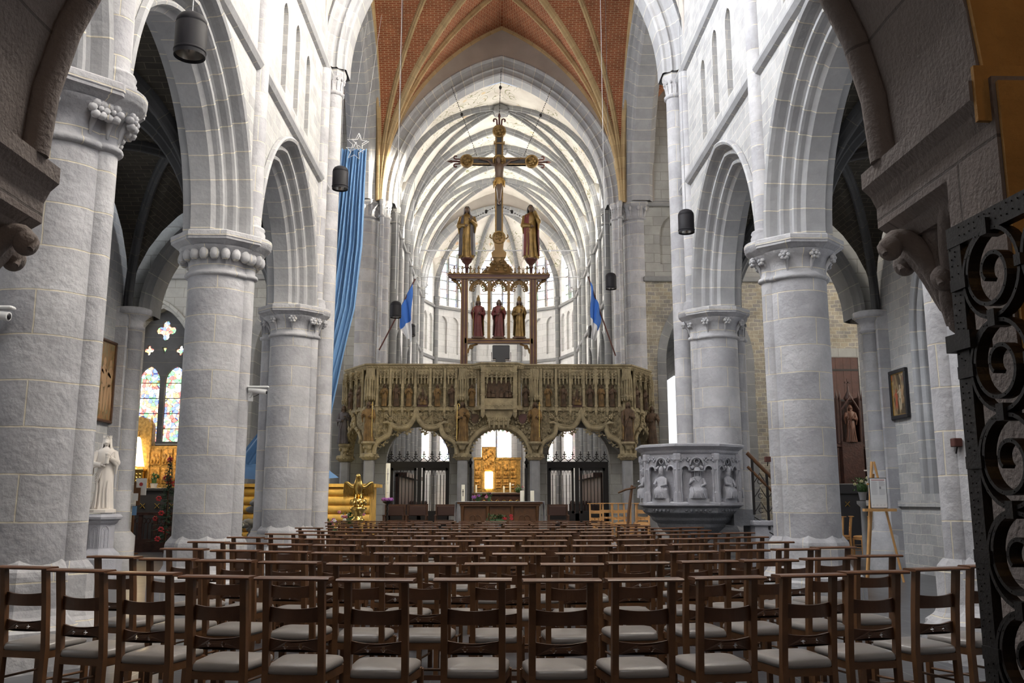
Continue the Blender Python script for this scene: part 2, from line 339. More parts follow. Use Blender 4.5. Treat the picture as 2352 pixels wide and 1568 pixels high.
def frX(x,sg=1):   # wall in a plane x=const; u runs along y, depth away from the nave
    return lambda u,d,z:(x+sg*d,u,z)
def frY(y,sg=1):
    return lambda u,d,z:(u,y+sg*d,z)
def smooth0(p,n=4):
    o=[]
    for i in range(len(p)-1):
        a,b,c,d=p[max(i-1,0)],p[i],p[i+1],p[min(i+2,len(p)-1)]
        for k in range(n):
            t=k/n; o.append(tuple(.5*((2*B)+(-A+C_)*t+(2*A-5*B+4*C_-D)*t*t+(-A+3*B-3*C_+D)*t**3) for A,B,C_,D in zip(a,b,c,d)))
    return o+[p[-1]]
# ------------------------------------------------------------------ the church: walls, arches, vaults
M_plas=plain('grey_plaster',(.40,.365,.33),.9,bump=.2,bscale=6,var=.1,vscale=1.5)
PY=[3.3,8.5,13.7,18.9]; ZS=5.42
PROF=[(.50,-.01),(.49,-.07),(.455,-.095),(.41,-.07),(.39,-.01),(.38,.10),(.34,.16),(.32,.13),(.285,.10),(.245,.11),(.225,.15),(.22,.24),(.17,.30),(.15,.27),(.115,.245),(.08,.26),(.065,.30),(.06,.36),(.0,.42),(0,.72),(.12,.76),(.14,.88),(.3,.9),(.5,1.0)]
def lancet(c,z0,z1,w): 
    s=w/2; a=parc(s,s*1.5,0,6); h=a[6][1]
    return [(c-s,z0)]+[(c+u,z1-h+k) for u,k in a]+[(c+s,z0)]
mb=MB(); mb.box(-14,14.5,-3.2,47,-.2,0); struct(mb.build('floor',M_floor))
for sg,nm,gl in((-1,'left',M_gNL),(1,'right',M_gNR)):
    X=AX+sg*4.1; F=frX(X,sg); s=1.93; rise=2.3; Ra=Rof(s,rise)
    wal=MB(); arc=MB(); st=MB(); pane=MB(); fr_=MB()
    for k in range(3):
        y0,y1=PY[k],PY[k+1]
        if k==2: y1=19.1
        c=(PY[k]+PY[k+1])/2
        hole=[(c+u,ZS+h) for u,h in parc(s,Ra,.48,14)]
        wal.prism([(y0,ZS),(y0,8.4),(y1,8.4),(y1,ZS)][:2]+[(y1,8.4),(y1,ZS)]+hole[::-1],0,1.0,F)
        archband(arc,s,Ra,ZS,c,PROF,F,18)
        plate([(y0,8.4),(y1,8.4),(y1,11.1),(y0,11.1)],[lancet(c+d,8.8,10.5+(.12 if d==0 else 0),.36) for d in(-1,0,1)],.3,F,wal,.15)
        wal.prism([(y0,8.4),(y1,8.4),(y1,11.1),(y0,11.1)],.3,1.0,F)
        wh=lancet(c,11.9,16.2,2.3)
        plate([(y0,11.1),(y1,11.1),(y1,17.6),(y0,17.6)],[wh],.9,F,wal,.45)
        pane.prism(wh,.5,.52,F)
        fr_.box(*sorted((X+sg*.40,X+sg*.5)),c-.05,c+.05,11.9,16.1)
        for z in(12.8,13.7,14.6): fr_.box(*sorted((X+sg*.44,X+sg*.5)),c-1.1,c+1.1,z-.02,z+.02)
    wal.prism([(19.15,0),(20.2,0),(20.2,17.6),(19.15,17.6)],.2,.8,F); wal.prism([(18.9,ZS),(20.2,ZS),(20.2,17.6),(18.9,17.6)],.1,1.0,F)   # crossing pier core
    struct(wal.build('wall_'+nm,M_wall)); struct(arc.build('trim_1',M_arch))
    for z in(8.38,11.1):
        pr=[(-.0,-.10),(-.07,-.07),(-.12,-.0),(-.12,.05),(-.05,.12),(0,.14)]
        y=3.3
        for y0,y1 in((3.3,8.36),(8.64,13.56),(13.84,19.45)):
            st.prism([(d,z+h) for d,h in pr],y0,y1,lambda u,d,z_:(X+sg*u,d,z_))
    struct(st.build('trim_2',M_arch))
    w_=struct(pane.build('window_'+('1' if sg<0 else '2'),gl)); fr_.build('window_frame',M_ribd,w_)
    # aisle: outer wall, windows, vault
    XO=AX+sg*8.2; FO=frX(XO,sg); ow=MB(); oa=MB(); pn=MB()
    for k in range(3):
        y0,y1=PY[k],PY[k+1]+(0 if k<2 else 1.3); c=(PY[k]+PY[k+1])/2-(.4 if k==2 else 0)
        s2=1.25; R2=Rof(s2,1.9)
        h=[(c+s2+.45,1.55)]+[(c+u,4.7+q) for u,q in parc(s2,R2,.45,12)][::-1]+[(c-s2-.45,1.55)]
        plate([(y0,0),(y1,0),(y1,9),(y0,9)],[h],.7,FO,ow,.35)
        archband(oa,s2,R2,4.7,c,[(.45,0),(.42,-.04),(.38,0),(.36,.1),(.30,.06),(.26,.12),(.25,.22),(.18,.18),(.14,.24),(.12,.36),(.06,.32),(.0,.4),(0,.7)],FO,12,foot=3.15)
        pn.prism([(c+s2,2.6)]+[(c+u,4.7+q) for u,q in parc(s2,R2,0,8)][::-1]+[(c-s2,2.6)],.5,.53,FO)
        ow.prism([(c-s2-.1,1.5),(c+s2+.1,1.5),(c+s2+.1,2.62),(c-s2-.1,2.62)],.4,.8,FO)
        ow.prism([(y0,1.3),(y1,1.3),(y1,1.42),(y0,1.42)],-.07,0,FO)
    struct(ow.build('wall_aisle_'+nm,M_wall)); struct(oa.build('trim_3',M_arch)); struct(pn.build('window_'+('3' if sg<0 else '4'),M_gA))
    # aisle end wall with arch to the transept
    cx=AX+sg*6.45; e=MB(); ea=MB(); s3=1.3; R3=Rof(s3,2.15); FE=frY(19.1,1)
    x0,x1=sorted((AX+sg*4.9,AX+sg*8.2)); hh=[(cx+u,ZS+h_) for u,h_ in parc(s3,R3,.2,12)]
    e.prism([(x0,ZS-.02),(x0,9.5),(x1,9.5),(x1,ZS-.02)]+hh[::-1],0,.9,FE)
    archband(ea,s3,R3,ZS,cx,[(.2,-.0),(.17,-.08),(.1,-.05),(.06,.05),(0,.1),(0,.75),(.2,.9)],FE,12)
    struct(e.build('wall_aisle_end_'+nm,M_ash)); struct(ea.build('trim_4',M_rib))
    # responds on the aisle wall
    for k in(1,2,3):
        y=PY[k]; rs=MB(); xx=AX+sg*7.95
        rs.lathe([(.34,0),(.34,.7),(.24,.8),(.21,.85),(.2,5.0),(.24,5.02),(.24,5.06),(.2,5.08),(.22,5.2),(.32,5.3),(.36,5.33),(.36,5.44),(.3,5.46)],(xx,y,0),14)
        rs.box(*sorted((xx+sg*.02,XO)),y-.3,y+.3,0,5.46)
        struct(rs.build('trim_5',M_pier))
    # transverse arches + vault in the aisle
    def vault(cx,cy,a,b,zs,zc,n,mat,name,k2=1.0,brickuv=True,par=None,lz=1.0):
        rise=zc-zs; sa=a; ra=Rof(a,rise); rb=Rof(b,rise)
        fa=lambda u:math.sqrt(max(0,ra*ra-(abs(u)*a+ra-a)**2)); fb=lambda v:math.sqrt(max(0,rb*rb-(abs(v)*b+rb-b)**2))*lz
        T=[math.sin(PI/2*(-1+2*i/n)) for i in range(n+1)]; m_=MB()
        P=[[(cx+a*u,cy+b*v,zs+max(fa(u),fb(v))) for v in T] for u in T]
        V=[p for r in P for p in r]; Fc=[];UV=[]
        for i in range(n):
            for j in range(n):
                q=[i*(n+1)+j,(i+1)*(n+1)+j,(i+1)*(n+1)+j+1,i*(n+1)+j+1]
                tr=((q[0],q[1],q[2]),(q[0],q[2],q[3])) if (T[i]+T[i+1])*(T[j]+T[j+1])>0 else ((q[0],q[1],q[3]),(q[1],q[2],q[3]))
                for t in tr:
                    Fc.append(t); cu=sum(V[g][0] for g in t)/3-cx; cv=sum(V[g][1] for g in t)/3-cy
                    along=abs(cu)/a<abs(cv)/b
                    if lz<1: along=fa(cu/a)>=fb(cv/b)
                    if along: UV.append([(V[g][1],V[g][2]-abs(V[g][0]-cx)) for g in t])
                    else: UV.append([(V[g][0],V[g][2]-abs(V[g][1]-cy)) for g in t])
        m_.add(V,Fc,UV,False); o=m_.build(name,mat,par); 
        if not par: struct(o)
        return fa,fb
    def rib(mb_,pts,w,h,out=None):
        """rib of moulded section hanging below a curve; section widens upward"""
        pr=[(-w,0.04),(-w*.9,-h*.45),(-w*.55,-h*.55),(-w*.42,-h*.9),(-w*.2,-h),(w*.2,-h),(w*.42,-h*.9),(w*.55,-h*.55),(w*.9,-h*.45),(w,0.04)]
        pts=[Vector(p) for p in pts]; rows=[]; L=[0]; d=(pts[-1]-pts[0]); d.z=0
        side=Vector((-d.y,d.x,0)).normalized()
        for i,p in enumerate(pts):
            t=(pts[min(i+1,len(pts)-1)]-pts[max(i-1,0)]).normalized(); nn=side.cross(t).normalized()
            if nn.z<0: nn=-nn
            rows.append([tuple(p+side*a_+nn*b_) for a_,b_ in pr])
            if i: L.append(L[-1]+(p-pts[i-1]).length)
        mb_.grid(rows,lambda i,j:(j*.05,L[i]),False)
    ribs=MB()
    for k in range(3):
        cy=(PY[k]+PY[k+1])/2; a=1.65; b=2.6; zc=8.0
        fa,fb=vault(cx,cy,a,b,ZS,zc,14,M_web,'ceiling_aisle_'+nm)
        for du in(-1,1):
            for dv in(-1,1):
                rib(ribs,[(cx+du*a*t,cy+dv*b*t,ZS+max(fa(t),fb(t))+.02) for t in [math.sin(PI/2*(1-q/14)) for q in range(15)]],.09,.2)
        rib(ribs,[(cx+a*t,PY[k],ZS+fa(t)-.02) for t in [math.cos(PI*q/24) for q in range(25)]],.2,.26)
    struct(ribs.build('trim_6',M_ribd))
# west wall above the porch (inside face of the nave) and nave vault
vault(AX,11.1,4.15,7.8,11.3,17.2,16,M_plas,'ceiling_nave')
nr=MB()
for y in PY[1:3]:
    f_=lambda t:math.sqrt(max(0,Rof(4.15,5.9)**2-(abs(t)*4.15+Rof(4.15,5.9)-4.15)**2))
    rib(nr,[(AX+4.15*t,y,11.3+f_(t)) for t in [math.cos(PI*q/24) for q in range(25)]],.2,.3)
struct(nr.build('trim_7',M_rib))
# crossing arches: west, east (frY) and north, south (frX)
PX=[(.55,-.01),(.53,-.07),(.48,-.09),(.44,-.05),(.42,.04),(.34,.08),(.30,.14),(.25,.15),(.2,.12),(.17,.2),(.1,.24),(.04,.24),(0,.3),(0,.85),(.1,.9),(.2,.98),(.35,1.0),(.55,1.1)]
def bigarch(nm,F,c,half,s,z0,rise,ztop,mat=M_wall,amat=M_arch,prof=PX,zb=None):
    Rr=Rof(s,rise); zb=zb or z0; off=prof[0][0]-.02
    hole=[(c+u,z0+h) for u,h in parc(s,Rr,off,20)]
    m_=MB(); m_.prism([(c-half,zb),(c-half,ztop),(c+half,ztop),(c+half,zb)]+([(c+s+off,zb)] if zb<z0 else [])+hole[::-1]+([(c-s-off,zb)] if zb<z0 else []),0,prof[-1][1],F)
    struct(m_.build('wall_'+nm,mat)); a_=MB(); archband(a_,s,Rr,z0,c,prof,F,22); struct(a_.build('trim_8',amat))
CZ=11.35
bigarch('crossing_west',frY(19.3),AX,4.9,3.72,CZ,4.7,20,M_wall)
bigarch('crossing_east',frY(28.9),AX,5.2,3.62,CZ,4.75,20,M_plas)
bigarch('crossing_north',frX(AX-4.15,-1),24.65,4.6,4.0,CZ,4.75,20)
bigarch('crossing_south',frX(AX+4.15,1),24.65,4.6,4.0,CZ,4.75,20)
# crossing brick vault and its ribs
fa,fb=vault(AX,24.6,4.15,4.35,CZ,17.75,26,M_brick,'ceiling_crossing')
tr=MB(); T=[math.sin(PI/2*(1-q/22)) for q in range(23)]
for du in(-1,1):
    for dv in(-1,1):
        def pt(u,v): return (AX+du*4.15*u,24.6+dv*4.35*v,CZ+max(fa(u),fb(v))-.01)
        rib(tr,[pt(t,t) for t in T],.085,.2)
        for k_ in(.42,):
            rib(tr,[pt(t,k_+(1-k_)*t) for t in T],.075,.17); rib(tr,[pt(k_+(1-k_)*t,t) for t in T],.075,.17)
        rib(tr,[pt(t,1) for t in T],.1,.16); rib(tr,[pt(1,t) for t in T],.1,.16)
tr.lathe([(.0,-.35),(.22,-.3),(.3,-.18),(.26,0)],(AX,24.6,17.75),16)
struct(tr.build('trim_9',M_tan))
# piers of the crossing: west shafts, east round columns with caps
def cap(mb_,x,y,z,r,n=16,oct=True):
    mb_.lathe([(r,z-.62),(r+.05,z-.6),(r+.05,z-.55),(r,z-.53),(r*1.03,z-.35),(r*1.18,z-.2),(r*1.28,z-.16)],(x,y,0),n)
    k=8 if oct else n
    mb_.lathe([(r*1.3,z-.17),(r*1.45,z-.1),(r*1.45,z-.01),(r*1.35,z)],(x,y,0),k,False,ph=PI/8)
    for i in range(12):
        a=2*PI*i/12; mb_.ell((x+r*1.2*math.cos(a),y+r*1.2*math.sin(a),z-.24),r*.16,r*.16,r*.2,6,4)
        mb_.tube([(x+r*1.0*math.cos(a),y+r*1.0*math.sin(a),z-.5),(x+r*1.12*math.cos(a),y+r*1.12*math.sin(a),z-.3)],r*.07,5)
cr=MB()
for sg in(-1,1):
    for (x,y,r,z1) in((AX+sg*4.03,19.78,.2,CZ),(AX+sg*3.92,29.15,.15,CZ),(AX+sg*4.62,29.35,.45,CZ),(AX+sg*4.0,28.85,.07,CZ),(AX+sg*5.1,19.2,.17,ZS)):
        cr.lathe([(r*1.9,0),(r*1.9,.6),(r*1.3,.75),(r*1.25,.8),(r,.86),(r,z1-.6)],(x,y,0),22); cap(cr,x,y,z1+.02,r)
    cr.lathe([(.45,CZ),(.45,17)],(AX+sg*4.9,29.5,0),16)
struct(cr.build('trim_10',M_pier))
# transepts
for sg,nm,gl,wm in((-1,'north',M_gTL,M_ash),(1,'south',M_gTR,M_rub)):
    xo=AX+sg*13.8; ac=AX+sg*6.75
    x0,x1=sorted((AX+sg*4.75,xo)); F=frY(28.95)
    s=1.3; Rr=Rof(s,2.3); hole=[(ac+u,5.9+h) for u,h in parc(s,Rr,.3,12)]
    lo=MB(); wx=-10.85
    if sg<0:  # opening for the stained window
        wh=lancet(wx,3.2,7.62,1.86)
        plate([(x0,0),(x0,8.7),(x1,8.7),(x1,0),(ac+s+.3,0)]+hole[::-1]+[(ac-s-.3,0)],[wh],1.0,F,lo,.5)
    else:
        lo.prism([(x0,0),(x0,8.7),(x1,8.7),(x1,0),(ac+s+.3,0)]+hole[::-1]+[(ac-s-.3,0)],0,1.0,F)
    struct(lo.build('wall_transept_'+nm,wm))
    a_=MB(); archband(a_,s,Rr,5.9,ac,[(.3,-.01),(.02,-.01),(0,.02),(0,.9),(.3,1)],F,12,foot=5.9)
    hi=MB(); bl=[lancet(AX+sg*q,9.2,11.0,1.1) for q in(5.9,7.5,9.1)]
    plate([(x0,8.7),(x1,8.7),(x1,11.35),(x0,11.35)],bl,.16,F,hi,.08); hi.box(x0,x1,29.1,29.9,8.7,20)
    hi.box(x0,x1,28.95,29.2,11.35,20)
    for z in(8.68,11.3): a_.box(x0,x1,28.84,29.0,z-.08,z+.09,.03)
    struct(a_.build('trim_11',M_rib)); struct(hi.build('wall_transept_upper_'+nm,M_ash))
    en=MB(); FX=frX(xo,sg); wh=lancet(24.6,4.2,15,5.2); plate([(19.2,0),(29.9,0),(29.9,20),(19.2,20)],[wh],.8,FX,en,.4)
    struct(en.build('wall_transept_end_'+nm,M_ash)); pn=MB(); pn.prism(wh,.3,.33,FX); wn=struct(pn.build('window_'+('5' if sg<0 else '6'),gl))
    mu=MB()
    for y in(22.9,23.75,24.6,25.45,26.3): mu.box(*sorted((xo+sg*.18,xo+sg*.3)),y-.06,y+.06,4.2,14.6)
    for z in range(5,15): mu.box(*sorted((xo+sg*.24,xo+sg*.3)),22.05,27.15,z-.02,z+.02)
    mu.build('window_frame',M_rib,wn)
    ww=MB(); xw0,xw1=sorted((AX+sg*8.2,xo)); ww.box(xw0,xw1,19.1,20.0,0,20); x2,x3=sorted((AX+sg*4.9,AX+sg*8.2)); ww.box(x2,x3,19.1,20.0,9.5,20)
    struct(ww.build('wall_transept_west_'+nm,M_ash))
    c0,c1=sorted((AX+sg*4.15,xo)); vault((c0+c1)/2,24.55,(c1-c0)/2,4.6,CZ,17.6,14,M_brick,'ceiling_transept_'+nm)
# choir: side walls with arcade, blind triforium and clerestory; vault
CHX=3.72; CHY=[29.9,33.75,37.6,41.45]
for sg,nm in((-1,'left'),(1,'right')):
    F=frX(AX+sg*CHX,sg); wl=MB(); ar=MB(); pn=MB()
    for k in range(3):
        y0,y1=CHY[k],CHY[k+1]; c=(y0+y1)/2; s=1.25; Rr=Rof(s,1.9)
        hole=[(c+u,5.3+h) for u,h in parc(s,Rr,.3,10)]
        wl.prism([(y0,0),(y0,8.3),(y1,8.3),(y1,0),(c+s+.3,0)]+hole[::-1]+[(c-s-.3,0)],0,.8,F)
        archband(ar,s,Rr,5.3,c,[(.3,-.01),(.26,-.05),(.2,0),(.15,.1),(.1,.08),(.05,.15),(0,.2),(0,.8)],F,12,foot=5.3)
        plate([(y0,8.3),(y1,8.3),(y1,10.9),(y0,10.9)],[lancet(c+d,8.7,10.6,.62) for d in(-1.3,-.45,.45,1.3)],.14,F,wl,.07); wl.prism([(y0,8.3),(y1,8.3),(y1,10.9),(y0,10.9)],.14,.8,F)
        whs=[lancet(c+d,11.15,13.2,.95) for d in(-.95,.95)]
        plate([(y0,10.9),(y1,10.9),(y1,16.5),(y0,16.5)],whs,.6,F,wl,.3)
        for wh in whs: pn.prism(wh,.3,.33,F)
    for z in(8.28,10.92):
        for k in range(3): ar.box(*sorted((AX+sg*(CHX-.1),AX+sg*CHX)),CHY[k]+.12,CHY[k+1]-.12,z-.06,z+.08,.02)
    for y in CHY+[31.8,35.7,39.5]:
        r=.13 if y in CHY else .07
        ar.lathe([(r,0),(r,11.3)],(AX+sg*(CHX-.05),y,0),12); cap(ar,AX+sg*(CHX-.05),y,11.45,r,10)
    struct(wl.build('wall_choir_'+nm,M_chw)); struct(ar.build('trim_12',M_rib)); struct(pn.build('window_'+('7' if sg<0 else '8'),M_gCh))
    ba=MB(); ba.box(*sorted((AX+sg*7.2,AX+sg*7.5)),29.9,45,0,8); ba.box(*sorted((AX+sg*4.5,AX+sg*7.5)),29.9,45,7.6,7.9); ba.box(*sorted((AX+sg*4.4,AX+sg*7.5)),44.7,45,0,8)
    struct(ba.build('wall_ambulatory_'+nm,M_ash))
    pn=MB(); pn.box(*sorted((AX+sg*7.12,AX+sg*7.18)),31.4,32.8,2.4,6.4); pn.box(*sorted((AX+sg*7.12,AX+sg*7.18)),36,37.4,2.4,6.4)
    pn.box(*sorted((AX+sg*5.5,AX+sg*6.5)),44.62,44.68,3,6.8)
    struct(pn.build('window_'+('9' if sg<0 else '10'),M_gA))
rb=MB(); CS=11.4; CC=16.15
for k in range(3):
    y0,y1=CHY[k],CHY[k+1]; cy=(y0+y1)/2; b=(y1-y0)/4
    fa,fb=vault(AX,cy,CHX+.02,2*b,CS,CC,18,M_paint,'ceiling_choir',lz=.36)
    for du in(-1,1):
        for dv in(-1,1): rib(rb,[(AX+du*CHX*t,cy+dv*2*b*t,CS+fa(t)-.02) for t in [math.sin(PI/2*(1-q/16)) for q in range(17)]],.08,.16)
    rib(rb,[(AX+CHX*t,cy,CS+fa(t)-.02) for t in [math.cos(PI*q/28) for q in range(29)]],.08,.15)
    if k>0: rib(rb,[(AX+CHX*t,y0,CS+fa(t)-.02) for t in [math.cos(PI*q/28) for q in range(29)]],.13,.2)
    rb.lathe([(0,-.42),(.2,-.4),(.3,-.3),(.34,-.15),(.2,0)],(AX,cy,CC),14)
    for i in range(8): rb.ell((AX+.27*math.cos(i*PI/4),cy+.27*math.sin(i*PI/4),CC-.3),.09,.09,.07,6,4)
# apse
AC=Vector((AX-.08,41.45)); AR=3.85; ang=[R(a) for a in(-90,-54,-18,18,54,90)]; Vt=[Vector((AC.x+AR*math.sin(a),AC.y+AR*math.cos(a))) for a in ang]
Bs=Vector((AC.x,AC.y+.5,15.5)); aw=MB(); ap=MB(); am=MB(); aweb=MB(); acol=MB(); ZA=11.4
fpt=lambda u,s,rise:math.sqrt(max(0,Rof(s,rise)**2-(abs(u)*s+Rof(s,rise)-s)**2))
for i in range(5):
    p,q=Vt[i],Vt[i+1]; d=(q-p).normalized(); n=Vector((d.y,-d.x))*-1; Lw=(q-p).length; mid=(p+q)/2
    F=lambda u,dd,z,mid=mid,d=d,n=n:(mid.x+d.x*u+n.x*dd,mid.y+d.y*u+n.y*dd,z)
    hw=Lw/2; wt=lancet(0,11.05,14.35,1.72); wb=lancet(0,3.3,7.2,1.5)
    plate([(-hw,0),(hw,0),(hw,8.3),(-hw,8.3)],[wb],.6,F,aw,.3)
    plate([(-hw,8.3),(hw,8.3),(hw,10.85),(-hw,10.85)],[lancet(c,8.6,10.5,.5) for c in(-.68,0,.68)],.12,F,aw,.06); aw.prism([(-hw,8.3),(hw,8.3),(hw,10.85),(-hw,10.85)],.12,.6,F)
    plate([(-hw,10.85),(hw,10.85),(hw,16),(-hw,16)],[wt],.6,F,aw,.3)
    ap.prism(wt,.3,.33,F); ap.prism(wb,.3,.33,F)
    for u in(-.29,.29): am.prism([(u-.045,11.05),(u+.045,11.05),(u+.045,13.9),(u-.045,13.9)],.14,.3,F)
    am.prism([(-.04,3.3),(.04,3.3),(.04,7),(-.04,7)],.14,.3,F)
    for k in range(1,7): am.prism([(-.86,11.05+k*.45-.02),(.86,11.05+k*.45-.02),(.86,11.05+k*.45+.02),(-.86,11.05+k*.45+.02)],.24,.3,F)
    for z in(8.28,10.9): acol.prism([(-hw,z-.06),(hw,z-.06),(hw,z+.07),(-hw,z+.07)],-.1,0,F)
    rows=[]
    for a_ in range(13):
        t=math.sin(PI/2*a_/12); row=[]
        for b_ in range(17):
            s_=math.sin(PI/2*(-1+b_/8)); base=mid+d*(s_*hw); xy=base*(1-t)+Vector((Bs.x,Bs.y))*t
            z=ZA+max(fpt(1-t,3.8,Bs.z-ZA),fpt(s_,1.25,3.35)*(1-t*.25)); row.append((xy.x,xy.y,z))
        rows.append(row)
    aweb.grid(rows,None,False)
for i,v in enumerate(Vt):
    x=v.x+(AC.x-v.x)*.03; y=v.y+(AC.y-v.y)*.03
    acol.lathe([(.11,0),(.11,11.2)],(x,y,0),10); cap(acol,x,y,11.42,.11,10)
    rib(rb,[(v.x+(Bs.x-v.x)*(1-t),v.y+(Bs.y-v.y)*(1-t),ZA+fpt(t,3.8,Bs.z-ZA)-.02) for t in [math.sin(PI/2*(1-q/16)) for q in range(17)]],.09,.2)
rib(rb,[(AX+CHX*t,41.45,CS+fpt(t,3.72,15.4-CS)-.02) for t in [math.cos(PI*q/28) for q in range(29)]],.18,.3)
rb.lathe([(0,-.4),(.25,-.35),(.3,-.1),(.2,0)],tuple(Bs),12)
struct(aw.build('wall_apse',M_chw)); wn=struct(ap.build('window_11',M_gAp)); am.build('window_frame',M_rib,wn); struct(acol.build('trim_13',M_rib))
struct(aweb.build('ceiling_apse',M_paint)); struct(rb.build('trim_14',M_rib))
gw=MB(); h_=[(AX+u,CS+q) for u,q in parc(3.72,Rof(3.72,3.9),0,20)]
gw.prism([(AX-3.72,CS),(AX-4.2,CS),(AX-4.2,17.5),(AX+4.2,17.5),(AX+4.2,CS)]+h_[::-1],41.4,41.6); struct(gw.build('wall_apse_arch',M_plas))
# porch wall: opening the camera looks through, with impost mouldings, roll and crocket capitals
pw=MB(); OC=-.11; OS=1.54; Z0=2.65
def parch_poly(s,z0,n=20): return [(OC-s*math.cos(PI*i/n),z0+s*math.sin(PI*i/n)) for i in range(n+1)]
pw.prism([(-4.6,Z0),(-4.6,14),(5.1,14),(5.1,Z0)]+parch_poly(OS,Z0)[::-1],2.43,3.05)
for sg,J in((-1,-1.65),(1,1.43)):
    pw.box(*sorted((J,J+sg*3.5)),2.37,2.66,0,Z0); pw.box(*sorted((J+sg*.24,J+sg*3.5)),2.66,3.05,0,Z0)
struct(pw.build('wall_west',M_porch))
up=MB(); up.prism([(-8.4,0),(-8.4,9),(-4.6,9),(-4.6,0)],2.9,3.3); up.prism([(5.1,0),(5.1,9),(8.9,9),(8.9,0)],2.9,3.3)
up.prism([(-4.6,14),(-4.6,18),(5.1,18),(5.1,14)],2.9,3.3); struct(up.build('wall_west_aisles',M_ash))
pr=MB(); pr.tube([(x,3.03,z) for x,z in parch_poly(OS-.02,Z0)],.05,12); struct(pr.build('trim_15',M_porch))
im=MB()
for sg,J in((-1,-1.65),(1,1.43)):
    fr=lambda u,d,z:(J-sg*u,d,Z0+z)
    im.prism([(-.1,0),(.05,0),(.05,-.06),(.02,-.09),(-.0,-.135),(-.1,-.135)],2.40,2.66,fr)
    im.prism([(-.26,0),(.05,0),(.05,-.06),(.02,-.09),(-.0,-.135),(-.0,-.21),(-.04,-.235),(-.07,-.28),(-.26,-.28)],2.66,3.17,fr)
struct(im.build('trim_16',M_porch))
for sg,J in((-1,-1.65),(1,1.43)):
    cp=thing('crocket_capital','carved crocket capital in dark reddish stone under the '+('left' if sg<0 else 'right')+' porch impost','capital',(J+sg*.18,3.0,0))
    b=MB(); b.lathe([(0,2.0),(.03,2.03),(.045,2.12),(.05,2.2),(.07,2.3),(.10,2.37)],(0,0,0),16); b.build('bell',M_porch,cp)
    for P in([(0,.04,2.10),(-.05,.04,2.24),(-.12,.04,2.345),(-.18,.04,2.36),(-.205,.03,2.325)],[(0,0,2.12),(-.05,-.08,2.27),(-.09,-.18,2.40),(-.10,-.24,2.43),(-.10,-.27,2.38)],[(0,.02,2.05),(-.02,.0,2.12),(-.03,-.02,2.2),(-.05,-.03,2.22),(-.06,-.04,2.20)],[(0,.06,2.12),(-.04,.12,2.28),(-.07,.17,2.34),(-.08,.19,2.31)]):
        k=MB(); Q=smooth0([(sg*x,y,z) for x,y,z in P]); n=len(Q); k.tube(Q,[.03+.008*math.sin(PI*i/(n-1)) for i in range(n)],12)
        e=Q[-1]; k.ell((e[0],e[1],e[2]),.042,.042,.045,16,10); k.tube([(e[0]*1.06-sg*.01,e[1],e[2]+.02),(e[0]*1.1-sg*.02,e[1]-.01,e[2]-.0),(e[0]*1.06-sg*.02,e[1]-.03,e[2]-.03)],.012,6)
        k.build('crocket_leaf',M_porch,cp)
# narthex round the camera
nx=MB(); nx.box(-4.8,-4.6,-3.2,3.0,0,5.4); nx.box(5.1,5.3,-3.2,3.0,0,5.4); nx.box(-4.8,5.3,-3.4,-3.2,0,5.4); nx.box(-4.8,5.3,-3.4,2.43,5.2,5.4)
struct(nx.build('wall_narthex',M_plas))
og=MB(); og.box(1.44,4.9,2.355,2.368,0,Z0-.02); og.box(1.39,4.9,2.385,2.40,Z0-.13,Z0+.04); og.prism([(OC+(OS+.01)*math.cos(a),Z0+(OS+.01)*math.sin(a)) for a in [PI/2*i/8 for i in range(9)]]+[(OC,5.1),(5.08,5.1),(5.08,Z0)],2.41,2.428)
struct(og.build('wall_narthex_right',M_orange))
